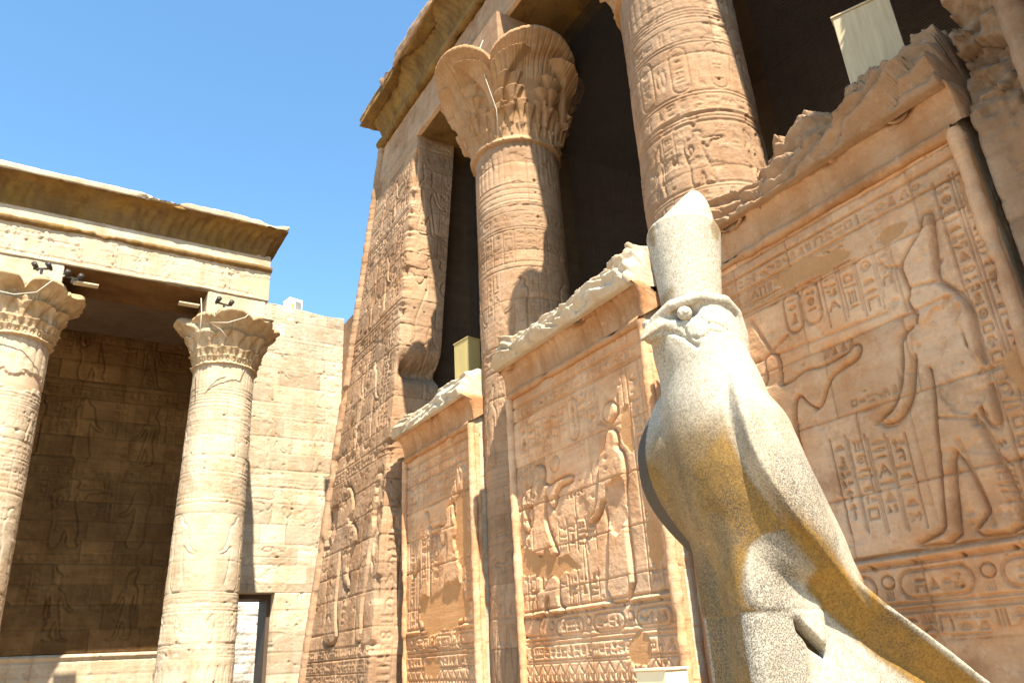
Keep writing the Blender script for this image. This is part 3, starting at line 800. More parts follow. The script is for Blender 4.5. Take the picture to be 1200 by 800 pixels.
# ------------------------------------------------------------------ columns
def relief_column(R0, R1, z0, z1, res, seed, plan, loss=.3, gain=.62, spall=.012):
    """plan: list of (kind, z0, z1). returns Relief over (arc, z)"""
    C = 2 * math.pi * R0
    r = Relief(0, C, z0, z1, res, seed)
    for it in plan:
        k, a, b = it[0], it[1], it[2]
        if k == 'rings':
            n = it[3] if len(it) > 3 else 5
            for q in np.linspace(a, b, n): r.line([(0, q), (C, q)], .014, .014)
        elif k == 'text': r.text_row(.02, C - .02, a, b, .014)
        elif k == 'cols':
            w = it[3] if len(it) > 3 else .2; u = 0.02
            while u + w < C: r.text_col(u, u + w, a, b, .014); u += w * 1.04
            r.line([(0, a), (C, a)], .012, .014); r.line([(0, b), (C, b)], .012, .014)
        elif k == 'carts':
            u = .05
            while u + .3 < C:
                r.cartouche(u, u + .24, a + .03, b - .03, .016); r.stamp(u + .27, a + .05, .18, (b - a) * .8, None, .016); u += .5
            r.line([(0, a), (C, a)], .012, .014); r.line([(0, b), (C, b)], .012, .014)
        elif k == 'scene':
            h = b - a; u = .1; f = 0
            while u + h * .35 < C:
                fig = (U_GOD, U_GODD, U_KING)[r.rng.randrange(3)]
                r.figure(place(fig, u + h * .18, a + .01, h * .86, r.rng.random() < .5), .034, .014, .04, .09, 1)
                r.text_col(u + h * .38, u + h * .38 + .16, a + h * .35, b - .03, .013); r.text_col(u + h * .38 + .17, u + h * .38 + .33, a + h * .45, b - .03, .013)
                u += h * .38 + .36
            r.line([(0, a), (C, a)], .014, .016); r.line([(0, b), (C, b)], .014, .016)
        elif k == 'flutes':
            w_ = r.win(-1, C + 1, a, b); n = it[3]
            ph = r.U[w_] / C * n
            r.H[w_] += .022 * (np.abs(np.sin(ph * math.pi)) ** .6 - .9)
        elif k == 'petals':
            u = 0; w = C / 24
            for q in range(24):
                for e in (0, 1):
                    r.line([(q * w, a), (q * w + w * .3, b - (b - a) * .3), (q * w + w * .5, b), (q * w + w * .7, b - (b - a) * .3), (q * w + w, a)], .012, .012)
    r.joints(.85, 2.6, .012, .011, seed + 2, .12, .7)
    r.weather(.008, loss, 50, .05, 1, spall, gain)
    return r

def column_mesh(name, r, xc, yc, Rf, mat, rot=0.0):
    C = r.u[-1]
    n = r.nu - 1
    th = (r.U[:, :n] / C * 2 * math.pi) + rot
    R = Rf(r.V[:, :n]) + r.H[:, :n]
    P = np.stack([np.cos(th) * R, np.sin(th) * R, r.V[:, :n]], -1)
    at = {k: v[:, :n] for k, v in wall_attrs(r).items()}
    o = make_obj(name, P, grid_quads(r.nv, n, 0, False, True), mat, None, True, at)
    return o

def capital_mesh(name, z0, z1, r0, r1, lobes, mat, seed, dip=.18, scall=.16, tiers=True, amp=.03, na=420, nz=110, flare=2.6, rot=0., open_umbel=False):
    """bell capital: radius flares to a scalloped rim, smaller flower heads carved below it"""
    th = np.arange(na) * 2 * math.pi / na
    t = np.linspace(0, 1, nz)
    T, TH = np.meshgrid(t, th, indexing='ij')
    lob = np.abs(np.cos(TH * lobes / 2 + rot))                       # 1 at lobe centre
    lobe = np.sqrt(np.clip(lob, 0, 1))
    H = z1 - z0
    rimz = z1 - dip * (1 - lobe) * 1.2
    Z = z0 + (rimz - z0) * T
    prof = .10 * T + .06 * np.sin(np.clip(T * 1.25, 0, 1) * math.pi) + .84 * T ** flare
    R = r0 + (r1 - r0) * prof - scall * (1 - lobe) * sstep(.35, .95, T)
    if tiers:
        def tier(n, tc, hh, wd, a, ph):
            q = (TH * n / (2 * math.pi) + ph) % 1.0 - .5
            x = q * 2 * math.pi * r0 / n                              # metres across
            y = (T - tc) * H
            s_ = np.clip((y / hh + 1) / 2, 0, 1)
            half = wd * (.22 + .78 * s_ ** 2.2)
            ins = (1 - sstep(half * .75, half, np.abs(x))) * ((y > -hh) & (y < hh))
            dome = np.sqrt(np.clip(1 - (x / (half + 1e-4)) ** 2, 0, 1))
            return a * ins * (.35 + .65 * s_ ** 2) * (.4 + .6 * dome)
        R = R + tier(lobes * 2, .50, .17 * H, .12 * r0 * 2, .10, .25) * (T < .72)
        if lobes == 4:
            R = R + tier(4, .60, .25 * H, .50, .26, .061) * (T < .86)
            R = R + tier(8, .36, .17 * H, .24, .10, .31) + tier(16, .28, .13 * H, .11, .06, .55)
            R = R - .014 * (np.abs(np.sin(TH * 36)) < .22) * sstep(.62, .75, T)
        R = R + tier(lobes * 4, .22, .14 * H, .07 * r0 * 2, .055, .1)
        R = R + tier(lobes * 4, .10, .09 * H, .06 * r0 * 2, .04, .6)
        R = R - .012 * (np.abs(np.sin(TH * lobes * 5)) < .25) * sstep(.55, .7, T) * (1 - sstep(.9, .97, T))
    R = R + .05 * np.exp(-((T - .015) / .03) ** 2)
    X = np.cos(TH) * R; Y = np.sin(TH) * R
    n1 = fbm(X * 3, Y * 3, Z * 3, 5, seed); n2 = fbm(X * 1.4, Y * 1.4, Z * 1.4, 3, seed + 3)
    R = R + amp * 2 * (n1 - .5) - amp * 4 * sstep(.56, .7, n2) * sstep(.6, 1, T)
    X = np.cos(TH) * R; Y = np.sin(TH) * R
    P = np.stack([X, Y, Z], -1)
    # rim thickness and the top, running in to the abacus
    rows = [np.stack([np.cos(th) * (r0 - .15), np.sin(th) * (r0 - .15), th * 0 + z0 + .005], -1)[None], P]
    for k, (dr, dz) in enumerate(((.0, .05), (-.03, .09), (-.35, .09), (-.75, .06))):
        Rk = np.maximum(R[-1] + dr * (1 if k < 2 else r1), .1)
        nn = amp * (fbm(np.cos(th) * Rk * 4, np.sin(th) * Rk * 4, th * 0 + k, 4, seed + k) - .5)
        rows.append(np.stack([np.cos(th) * Rk, np.sin(th) * Rk, Z[-1] + dz + nn + (z1 - Z[-1]) * (.0 if k < 2 else .7)], -1)[None])
    P = np.concatenate(rows)
    return make_obj(name, P, grid_quads(P.shape[0], na, 0, False, True), mat)

# --- the two big facade columns
def facade_column(xc, yc, label, plan, seed, rot, lobes_rot):
    root = thing('column', label, 'column', (xc, yc, 0), 'carved columns of the temple facade')
    r = relief_column(.82, .8, 1.2, 10.0, .0125, seed, plan)
    Rf = lambda z: .80 - .008 * (z - 3.2)
    s_ = column_mesh('shaft', r, xc, yc, Rf, M_FAC, rot); s_.parent = root
    j = join_boxes('base_drum', [(-.55, .55, -.55, .55, 0, 1.25)], M_FAC); j.parent = root
    c = capital_mesh('capital', 9.90, 11.80, .76, 1.52, 4, M_CAP, seed + 4, .40, .34, True, .028, 640, 190, 2.6, lobes_rot); c.parent = root
    a = join_boxes('abacus', [(-.62, .62, -.62, .62, 11.85, 12.8)], M_FAC, None, .02); a.parent = root
    return root

planA = [('flutes', 9.1, 9.98, 44), ('rings', 8.62, 9.05, 5), ('text', 8.2, 8.5), ('cols', 7.55, 8.15), ('scene', 6.15, 7.45), ('text', 5.85, 6.1), ('scene', 4.3, 5.75), ('rings', 4.05, 4.2, 3), ('cols', 3.3, 4.0), ('scene', 2.2, 3.2), ('petals', 1.3, 2.1)]
planB = [('flutes', 9.1, 9.98, 44), ('rings', 8.9, 9.05, 4), ('text', 8.55, 8.8), ('carts', 7.75, 8.5), ('text', 7.45, 7.7), ('rings', 7.32, 7.42, 3), ('scene', 6.45, 7.3), ('text', 6.18, 6.4), ('cols', 5.65, 6.12), ('rings', 5.4, 5.6, 3), ('scene', 4.1, 5.3), ('petals', 1.3, 2.1)]
facade_column(6.4, 9.68, 'carved sandstone column with a flared flower capital, left of the tallest falcon', planA, 71, .4, .19)
facade_column(6.4, 5.47, 'carved sandstone column rising out of the picture, directly behind the crown of the falcon', planB, 72, 1.1, .35)

# ------------------------------------------------------------------ temple hall behind the screen walls
hall = thing('temple_hall', 'tall pinkish temple facade with corner pier, architrave and overhanging hollow cornice', 'temple', (5.5, 14, 0))
BAT = .085
YR = 13.0
def face_x(z): return 5.0 + BAT * (z - 1.5)
def left_y(z): return 16.5 - .092 * (z - 1.5)
# corner pier: front face + reveal as one wrapped sheet
def pier():
    res = .016
    Wf = 3.6; Wr = 1.6; WR = .95
    r = Relief(-Wf, Wr, .9, 12.82, res, 81)       # u<0: front face going left, u>0: reveal going inwards
    fx = lambda y: y - YR                         # distance from the corner
    for a, b in ((12.4, 12.7), (10.6, 10.9), (8.2, 8.5), (5.35, 5.6)): r.text_row(-Wf + .05, -.05, a, b, .016)
    for a, b in ((11.0, 12.35), (8.6, 10.5), (5.75, 8.1)):
        h = b - a
        r.figure(place(U_GOD, -2.5, a + .03, h * .85, True), .05, .015, .05, .1, 1)
        r.figure(place(U_GODD, -1.35, a + .03, h * .8), .05, .015, .05, .1, 1)
        for k in range(3): r.text_col(-.3 - .2 * k - .2, -.3 - .2 * k, a + .1, b - .05, .018)
        for k in range(2): r.text_col(-2.0 + .2 * k, -1.82 + .2 * k, a + h * .5, b - .05, .018)
    for k in range(4): r.text_col(-2.9 + .2 * k, -2.72 + .2 * k, 4.6, 5.3, .02)
    big = [(15.5,5.19),(15.1,5.08),(14.8,4.73),(14.8,4.56),(15.0,4.35),(14.6,4.3),(14.3,4.0),(14.6,3.75),(14.75,3.4),(14.45,3.2),(14.5,3.0),(14.95,3.3),(15.1,3.7),(15.25,3.95),(15.25,3.4),(15.1,2.67),(14.75,2.14),(15.7,2.13),(15.65,2.69),(16.0,3.49),(16.1,4.5),(15.56,4.97)]
    r.figure([(-(p[0] - 13.0), p[1]) for p in big], .10, .03, .08, .16, 1)
    a2 = [(13.55,5.06),(13.3,5.05),(13.25,4.75),(13.4,4.48),(13.3,4.2),(13.5,3.75),(13.5,3.18),(13.61,2.72),(13.51,2.11),(13.8,2.12),(13.9,2.83),(14.0,3.82),(14.05,4.24),(13.85,4.29),(13.8,4.8)]
    r.figure([(-(p[0] - 13.0), p[1]) for p in a2], .085, .03, .07, .14, 1)
    r.text_col(-1.75, -1.5, 2.3, 4.3, .02)
    for a, b in ((1.9, 2.06), (1.66, 1.86), (1.42, 1.62)): r.text_row(-Wf, -.1, a, b, .02)
    r.text_col(.12, .42, 1.2, 4.6, .02); r.text_col(.72, .92, 5, 12.4, .012)
    r.figure(place(U_GOD, .5, 10.2, 1.9), .03, .01, .04, .09, 1); r.figure(place(U_KING, .5, 7.6, 2.1), .03, .01, .04, .09, 1)
    r.joints(.52, 1.15, .013, .012, 82, .15, 1.0)
    r.weather(.014, .35, 120, .05)
    r.scar([(-.5, 4.9), (-.1, 5.3), (-.12, 3.4), (-.35, 3.0)], .03, .15, 4, 2)
    r.scar([(-3.55, 5.0), (-2.9, 4.95), (-2.7, 4.4), (-3.0, 4.0), (-3.55, 3.9)], .07, .25, 3, 2.0)
    U, V = r.U, r.V
    # chipped arris
    er = fbm(V * 2.4, V * 0, None, 5, 83); er2 = sstep(.45, .7, er) * .14 + .03 + .10 * np.exp(-((V - 7.15) / .25) ** 2)
    chip = er2 * np.exp(-np.abs(U) / .10)
    notch = .34 * np.exp(-((V - 7.1) / .22) ** 2) * sstep(-.05, .3, U) * (.6 + .8 * fbm(U * 4, V * 4, None, 4, 84)) * (U > -.05)
    front = U <= 0
    wl_ = left_y(V) - YR
    yy = np.where(front, YR + np.clip(-U, 0, None) * wl_ / Wf, YR)
    xx = np.where(front, face_x(V), face_x(V) + np.minimum(U, WR))
    H = r.H
    bl = sstep(-.02, .02, U)
    xx = xx - H * (1 - bl) + chip * .7
    yy = yy - np.where(front | (U > WR), 0, H) + chip * .7 + notch + np.clip(U - WR, 0, None)
    xx = xx + np.where(U > WR, H * .3, 0)
    P = np.stack([xx, yy, V], -1)
    o = make_obj('corner_pier', P, grid_quads(r.nv, r.nu, 0, True), M_FAC, None, True, wall_attrs(r))
    return o
adopt(pier(), hall)
# solid core and far end of the pier, battered
zz = (0, 12.8)
def prism(name, lo, hi, mat):
    V = np.array([(*p, zz[0]) for p in lo] + [(*p, zz[1]) for p in hi], float); n = len(lo)
    me = bpy.data.meshes.new(name)
    me.from_pydata(V.tolist(), [], [tuple(range(n))[::-1], tuple(range(n, 2 * n))] + [(i, (i + 1) % n, n + (i + 1) % n, n + i) for i in range(n)])
    me.materials.append(mat); o = bpy.data.objects.new(name, me); COL.objects.link(o); return o
x0, x1 = face_x(0) + .14, face_x(12.8) + .14
adopt(prism('pier_core', [(x0, YR + .5), (5.8, YR + .5), (5.8, left_y(0) - .02), (x0, left_y(0) - .02)], [(x1, YR + .5), (6.8, YR + .5), (6.8, left_y(12.8) - .02), (x1, left_y(12.8) - .02)], M_FAC), hall)
# rounded corner moulding up the battered left edge
adopt(rope_torus('torus_moulding', [(face_x(.2) + .02, left_y(.2), .2), (face_x(14.0) + .02, left_y(14.0), 14.0)], .12, M_FAC, None, .3, .008, .014, 91), hall)
# inner jamb wall, ceiling, rear wall
XA = face_x(12.8) + .0
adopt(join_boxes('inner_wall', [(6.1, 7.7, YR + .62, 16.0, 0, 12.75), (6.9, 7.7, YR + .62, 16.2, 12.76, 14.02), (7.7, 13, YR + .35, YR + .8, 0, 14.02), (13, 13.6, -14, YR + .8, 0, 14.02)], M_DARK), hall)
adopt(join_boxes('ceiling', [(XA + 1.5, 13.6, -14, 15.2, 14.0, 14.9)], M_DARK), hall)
# architrave: relief face battered on
def architrave():
    r = Relief(-6.0, left_y(13.4), 12.8, 14.02, .03, 92)
    u = -5.8
    r.line([(-6, 12.95), (16, 12.95)], .02, .014); r.line([(-6, 13.85), (16, 13.85)], .02, .014)
    while u < 15: 
        r.figure(place((U_GOD, U_GODD, U_KING)[r.rng.randrange(3)], u, 12.98, .8, r.rng.random() < .5), .03, .012, .04, .08, 1); r.text_col(u + .3, u + .5, 13.0, 13.8, .014); u += .75
    r.joints(1.3, 3.6, .012, .014, 93); r.weather(.014, .4, 40)
    X = face_x(r.V) - r.H
    P = np.stack([X, r.U, r.V], -1)
    return slab('architrave', P, (1.45, 0, 0), M_FAC, None, True, wall_attrs(r))
adopt(architrave(), hall)
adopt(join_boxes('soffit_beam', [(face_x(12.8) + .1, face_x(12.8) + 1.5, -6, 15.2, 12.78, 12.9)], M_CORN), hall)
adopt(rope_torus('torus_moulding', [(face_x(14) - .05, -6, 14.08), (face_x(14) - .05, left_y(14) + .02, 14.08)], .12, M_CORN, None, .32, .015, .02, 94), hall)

def sweep_path(path, prof, step, disp, name, mat, seed, closed_back=.6):
    """profile (out,z) swept along a plan polyline, mitred; outward is to the right of travel"""
    path = [np.array(p, float) for p in path]
    nrm = []
    for i in range(len(path)):
        ns = []
        for a, b in ((i - 1, i), (i, i + 1)):
            if a >= 0 and b < len(path):
                d = path[b] - path[a]; d /= np.linalg.norm(d); ns.append(np.array([d[1], -d[0]]))
        if len(ns) == 2:
            m = ns[0] + ns[1]; m /= (1 + ns[0] @ ns[1]); nrm.append(m)
        else: nrm.append(ns[0])
    C = []; Nn = []; S = []; s0 = 0
    for i in range(len(path) - 1):
        L_ = np.linalg.norm(path[i + 1] - path[i]); k = max(1, int(L_ / step))
        for q in range(k + (1 if i == len(path) - 2 else 0)):
            f = q / k; C.append(path[i] * (1 - f) + path[i + 1] * f); Nn.append(nrm[i] * (1 - f) + nrm[i + 1] * f); S.append(s0 + L_ * f)
        s0 += L_
    C = np.array(C); Nn = np.array(Nn); S = np.array(S)
    # keep offsets parallel along straight runs
    prof = np.array(prof, float)
    t = np.gradient(prof, axis=0); t /= np.linalg.norm(t, axis=1)[:, None] + 1e-9
    pn = np.stack([t[:, 1], -t[:, 0]], 1)
    K, I = np.meshgrid(np.arange(len(prof)), np.arange(len(C)), indexing='ij')
    O = prof[K, 0]; Z = prof[K, 1]
    X = C[I, 0] + Nn[I, 0] * O; Y = C[I, 1] + Nn[I, 1] * O
    d = disp(X, Y, Z, K, S[I]) if disp else 0
    O = O + pn[K, 0] * d; Z = Z + pn[K, 1] * d
    X = C[I, 0] + Nn[I, 0] * O; Y = C[I, 1] + Nn[I, 1] * O
    return make_obj(name, np.stack([X, Y, Z], -1), grid_quads(len(prof), len(C), 0, True), mat)

def big_cornice(z0, out, h, slab_h, back, seed, fl=.16):
    pr = [(out * (1 - math.cos(a)), z0 + h * math.sin(a)) for a in np.linspace(0, math.pi / 2, 22)]
    pr = dense(pr + [(out - .3, z0 + h + .01)], .04)
    fil = dense([(out - .2, z0 + h + .012), (out + .005, z0 + h + .012), (out + .015, z0 + h + slab_h), (out - .12, z0 + h + slab_h + .06), (-back, z0 + h + slab_h + .06)], .04)
    lipz = z0 + h
    def disp(X, Y, Z, K, S):
        n1 = fbm(X * 1.6, Y * 1.6, Z * 1.6, 5, seed); n2 = fbm(X * 5, Y * 5, Z * 5, 4, seed + 2)
        bite = sstep(.55, .72, fbm(X * .9, Y * .9, Z * .9, 4, seed + 5)) * sstep(z0 + h * .6, lipz, Z) * (Z < lipz + slab_h + .05)
        flute = (.035 if fl < .19 else .014) * np.cos(S * 2 * math.pi / fl) * sstep(0, .2, (Z - z0) / h) * (1 - sstep(.8, .95, (Z - z0) / h)) * sstep(.25, .45, fbm(S * .7, S * 0, None, 3, seed + 6))
        return .05 * (n1 - .5) + .04 * (n2 - .5) - .10 * bite + flute
    def disp2(X, Y, Z, K, S):
        n2 = fbm(X * 4, Y * 4, Z * 4, 5, seed + 12)
        return .07 * (n2 - .5) - .12 * sstep(.58, .7, fbm(X * .8, Y * .8, Z * .8, 4, seed + 15))
    return pr, disp, fil, disp2
pr, dp, fi, df = big_cornice(14.2, .55, .80, .26, 2.5, 95, .17)
xf, yl = face_x(14.1) + .03, left_y(14.1) + .0
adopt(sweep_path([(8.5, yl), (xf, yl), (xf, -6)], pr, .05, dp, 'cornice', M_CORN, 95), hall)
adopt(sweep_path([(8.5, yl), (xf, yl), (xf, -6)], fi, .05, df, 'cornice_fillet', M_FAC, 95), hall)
adopt(join_boxes('roof_core', [(xf + .15, 13.6, -6, yl - .15, 14.03, 15.2)], M_FAC), hall)
# ------------------------------------------------------------------ door jamb at the right edge
def jamb():
    root = thing('door_jamb', 'eroded brown gateway jamb at the right edge, next to the screen wall', 'gateway', (5.9, 1.2, 0))
    r = Relief(-2.2, 2.13, .8, 9.5, .02, 101)
    r.joints(.6, 1.4, .012, .012, 102); r.text_col(1.25, 1.55, 1, 6, .02); r.text_col(.9, 1.2, 1, 6.5, .02); r.weather(.02, .3, 60)
    r.patch([(1.98, 5.6), (1.3, 5.9), (1.0, 4.6), (1.3, 3.3), (1.98, 3.0)], .02, .2)
    n = fbm(r.U * 1.5, r.V * 1.5, None, 5, 103, .55); n2 = fbm(r.U * 4, r.V * 4, None, 4, 104, .5, True)
    er = sstep(4.9, 5.7, r.V + .8 * (n - .5)) 
    f1, e1 = facets(r.U * 2.2 + n * .4, r.V * 2.6 + n * .6, r.U * 0, 108, 1.0); f2, e2 = facets(r.U * 7, r.V * 8, r.U * 0 + n, 109, 1.0)
    H = r.H * (1 - er) + er * (.20 * f1 + .06 * f2 - .05 * np.exp(-(e1 / .05) ** 2)) - er * (.42 * (1 - (np.floor(n * 7) + sstep(0, .3, n * 7 - np.floor(n * 7))) / 7) + .16 * (1 - n2)) + .12 * er
    P = np.stack([5.53 - H + .0 * r.V, r.U, r.V], -1)
    adopt(slab('jamb_face', P, (.6, 0, 0), M_FAC, None, True, wall_attrs(r)), root)
    adopt(join_boxes('jamb_core', [(6.1, 7.6, -2.2, 2.1, 0, 9.5), (5.65, 6.1, -2.2, 2.1, 0, .85)], M_FAC), root)
    adopt(join_boxes('gate_pier', [(4.85, 5.6, -1.6, 1.36, 0, 9.5)], M_FAC, None, .03), root)
    adopt(rope_torus('torus_moulding', [(5.47, 1.62, .5), (5.47, 1.58, 8.6)], .13, M_FAC, None, .2, .012, .03, 105), root)
jamb()

# ------------------------------------------------------------------ bird netting in the openings
def netting(y0, y1, z0, z1, label):
    X = 7.15; B = []
    z = z0
    while z < z1: B.append((X, X + .006, y0, y1, z, z + .008)); z += .035
    y = y0
    while y < y1: B.append((X + .007, X + .010, y, y + .004, z0, z1)); y += .5
    tag(join_boxes('bird_netting', B, M_NET), label, 'netting', 'dark bird nets in the facade openings')
netting(10.3, 12.95, 4.5, 12.7, 'dark bird netting in the narrow opening beside the corner pier')
netting(6.1, 9.1, 4.5, 12.7, 'dark bird netting between the two big facade columns')
netting(2.1, 4.85, 4.5, 12.7, 'dark bird netting behind the weathered board above the rubble topped wall')

# ------------------------------------------------------------------ gallery on the left
YG = 16.5
def gallery_column(xc, label, seed, rot):
    root = thing('column', label, 'column', (xc, YG + .74, 0), 'pale columns of the side gallery')
    C = 2 * math.pi * .7
    plan = [('flutes', 7.55, 8.05, 40), ('rings', 7.15, 7.5, 6), ('text', 6.75, 7.05), ('scene', 6.0, 6.7), ('text', 5.7, 5.95), ('cols', 5.1, 5.65), ('scene', 3.25, 5.0), ('text', 2.95, 3.2), ('scene', 2.3, 2.9), ('text', 2.05, 2.25), ('petals', 1.2, 1.9)]
    if seed == 111: plan[0:2] = [('flutes', 7.15, 8.05, 22), ('rings', 6.8, 7.1, 5)]
    r = relief_column(.70, .7, 1.0, 8.06, .019, seed, plan, .35, .6, .006)
    Rf = lambda z: .735 - .012 * (z - 1.0)
    if seed == 111: r.patch([(.2, 7.35), (4.2, 7.3), (4.2, 7.0), (.2, 6.95)], .03, .2)
    s_ = column_mesh('shaft', r, 0, 0, Rf, M_PALE, rot); s_.parent = root
    j = join_boxes('base_drum', [(-.5, .5, -.5, .5, 0, 1.05)], M_PALE); j.parent = root
    c = capital_mesh('capital', 8.05, 9.12, .66, 1.2, 8, M_CAPG, seed + 4, .12, .14, True, .06, 340, 100, 3.4, .3 + seed); c.parent = root
    a = join_boxes('abacus', [(-.64, .64, -.72, .7, 9.12, 9.70)], M_PALE, None, .03); a.parent = root
gallery_column(3.07, 'pale gallery column near the doorway, with a flared ragged flower capital', 110, .3)
gallery_column(-1.02, 'pale gallery column cut by the left edge, with thick fluted stems under its capital', 111, .9)

gal = thing('gallery_roof', 'pale beam and dark hollow cornice carried by the two gallery columns', 'entablature', (0, YG, 9.7))
def garch():
    r = Relief(-9.0, 3.76, 9.70, 10.48, .022, 121)
    u = -8.8
    while u < 3.6: 
        r.figure(place((U_GOD, U_GODD, U_KING)[r.rng.randrange(3)], u, 9.76, .62, r.rng.random() < .5), .028, .012, .03, .07, 1); u += r.rng.uniform(.45, .7)
        r.text_col(u - .1, u + .05, 9.82, 10.4, .014, False)
    r.line([(-9, 9.8), (4, 9.8)], .014, .014); r.joints(.9, 3.4, .012, .012, 122); r.weather(.010, .35, 30, .03, 1, .012, .95)
    r.patch([(3.0, 10.2), (4.0, 10.3), (4.0, 9.75), (3.5, 9.72)], .01, .1); r.patch([(-.2, 10.6), (.2, 10.6), (.1, 9.9), (-.1, 9.8)], .01, .08)
    P = np.stack([r.U, YG - r.H, r.V], -1)
    # ragged lower edge
    e = np.exp(-(r.V - 9.70) / .06) * fbm(r.U * 3, r.V * 0, None, 4, 124)
    P[..., 2] += .05 * e * (sstep(.3, .6, fbm(r.U * .9, r.V * 0 + 3, None, 3, 125)))
    return slab('architrave', P, (0, 1.45, 0), M_PALE, None, False, wall_attrs(r))
adopt(garch(), gal)
adopt(join_boxes('soffit_beam', [(-9, 3.70, YG + .03, YG + 1.42, 9.67, 9.69)], M_SOOT_SHADE), gal)
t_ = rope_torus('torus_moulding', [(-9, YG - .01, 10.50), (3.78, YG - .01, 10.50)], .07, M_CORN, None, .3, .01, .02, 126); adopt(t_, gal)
adopt(join_boxes('frieze_band', [(-9, 3.74, YG + .01, YG + 1.4, 10.48, 10.86)], M_PALE), gal)
pr, dp, fi, df = big_cornice(10.82, .40, .58, .15, 2.4, 127, .2)
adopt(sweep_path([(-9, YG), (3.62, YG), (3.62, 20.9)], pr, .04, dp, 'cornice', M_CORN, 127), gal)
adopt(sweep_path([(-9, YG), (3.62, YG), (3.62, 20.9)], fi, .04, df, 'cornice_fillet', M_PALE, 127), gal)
adopt(join_boxes('roof_slab', [(-9, 3.6, YG + .06, 21.05, 10.87, 11.46), (-9, 3.72, YG + 1.46, 21.0, 10.87, 10.88)], M_PALE), gal)
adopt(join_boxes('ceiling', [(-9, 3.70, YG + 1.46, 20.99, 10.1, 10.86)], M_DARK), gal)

# ------------------------------------------------------------------ enclosure wall with the side doorway
YE = 21.0
encl = thing('enclosure_wall', 'tall court wall behind the gallery, sunlit beside the temple and pierced by a doorway', 'wall', (2, YE, 0))
DX0, DX1, DZ = 4.5, 5.52, 3.66
def ew(name, u0, u1, v0, v1, seed, mat, gain=.8):
    r = Relief(u0, u1, v0, v1, .024, seed)
    for a in np.arange(2.6, v1 - 1.6, 2.05):
        if a + 2 < v0: continue
        u = u0 + .3
        while u < u1 - .4:
            r.figure(place((U_GOD, U_GODD, U_KING)[r.rng.randrange(3)], u + .3, a + .05, 1.62, r.rng.random() < .5), .032, .012, .035, .09, 1)
            r.text_col(u + .75, u + .93, a + .7, a + 1.65, .014); r.text_col(u + .94, u + 1.12, a + .9, a + 1.65, .014); u += 1.3
        r.text_row(u0, u1, a + 1.72, a + 1.95, .014)
    r.joints(.5, 1.0, .014, .014, seed + 3, .12, 1.3); r.weather(.012, .5, 60, .04, 1, .014, gain)
    return r
def ewall():
    r = ew('wall', 3.4, 7.12, DZ, 11.9, 131, M_PALE)
    top = 11.9 + .0
    P = np.stack([r.U, YE - r.H, r.V], -1)
    P[..., 2] = np.where(r.V > 11.6, r.V - .25 * (r.V - 11.6) / .3 * fbm(r.U * 1.2, r.V * 0, None, 3, 133), r.V)
    adopt(slab('upper_wall', P, (0, 1.3, 0), M_PALE, None, False, wall_attrs(r)), encl)
    r = ew('wall', DX1, 7.12, .2, DZ - .002, 134, M_PALE)
    adopt(slab('wall_pier', np.stack([r.U, YE - r.H, r.V], -1), (0, 1.3, 0), M_PALE, None, False, wall_attrs(r)), encl)
    r = ew('wall', 3.4, DX0, .2, DZ - .002, 135, M_PALE)
    adopt(slab('wall_pier', np.stack([r.U, YE - r.H, r.V], -1), (0, 1.3, 0), M_PALE, None, False, wall_attrs(r)), encl)
    r = ew('wall', -9, 3.396, 2.36, 11.0, 136, M_SOOT_SHADE, 1.5)
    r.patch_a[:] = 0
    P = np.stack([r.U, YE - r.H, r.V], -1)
    adopt(slab('gallery_back_wall', P, (0, 1.3, 0), M_SOOT_SHADE, None, False, wall_attrs(r)), encl)
    r = ew('wall', -9, 3.396, .2, 2.358, 137, M_PALE)
    r.rline([(-9, 2.30), (3.4, 2.30)], .03, .03); r.line([(-9, 2.22), (3.4, 2.22)], .015, .02)
    adopt(slab('gallery_dado', np.stack([r.U, YE - .02 - r.H, r.V], -1), (0, 1.3, 0), M_PALE, None, False, wall_attrs(r)), encl)
    adopt(join_boxes('return_wall', [(7.13, 8.6, 16.9, 22.3, 0, 11.6)], M_FAC), encl)
    f = join_boxes('door_frame', [(DX1 - .10, DX1 - .003, YE + .35, YE + 1.2, 0, DZ - .12), (DX0 + .003, DX1 - .003, YE + .35, YE + 1.2, DZ - .12, DZ - .01)], M_DOORWOOD); adopt(f, encl)
ewall()
o = thing('ruined_wall', 'grey rubble wall seen through the side doorway', 'wall', (6, 36, 0))
r = Relief(2, 14, 0, 4.6, .05, 141); r.joints(.3, .5, .04, .03, 142, .4, 2); r.weather(.08, 0, 200, .1)
adopt(slab('rubble_face', np.stack([r.U, 36 - r.H, r.V + .6 * sstep(4, 4.6, r.V) * (fbm(r.U * 1.5, r.V * 0, None, 4, 3) - .5)], -1), (0, 1, 0), M_FAR, None, False, wall_attrs(r)), o)
o = thing('whitewashed_house', 'whitewashed house wall seen through the top of the doorway', 'house', (9, 44, 0))
adopt(join_boxes('wall', [(0, 22, 44, 50, 0, 6.9)], M_WHITEWASH), o); adopt(join_boxes('roof_parapet', [(-.1, 22.1, 43.9, 50.1, 6.9, 7.1)], M_WHITEWASH), o)

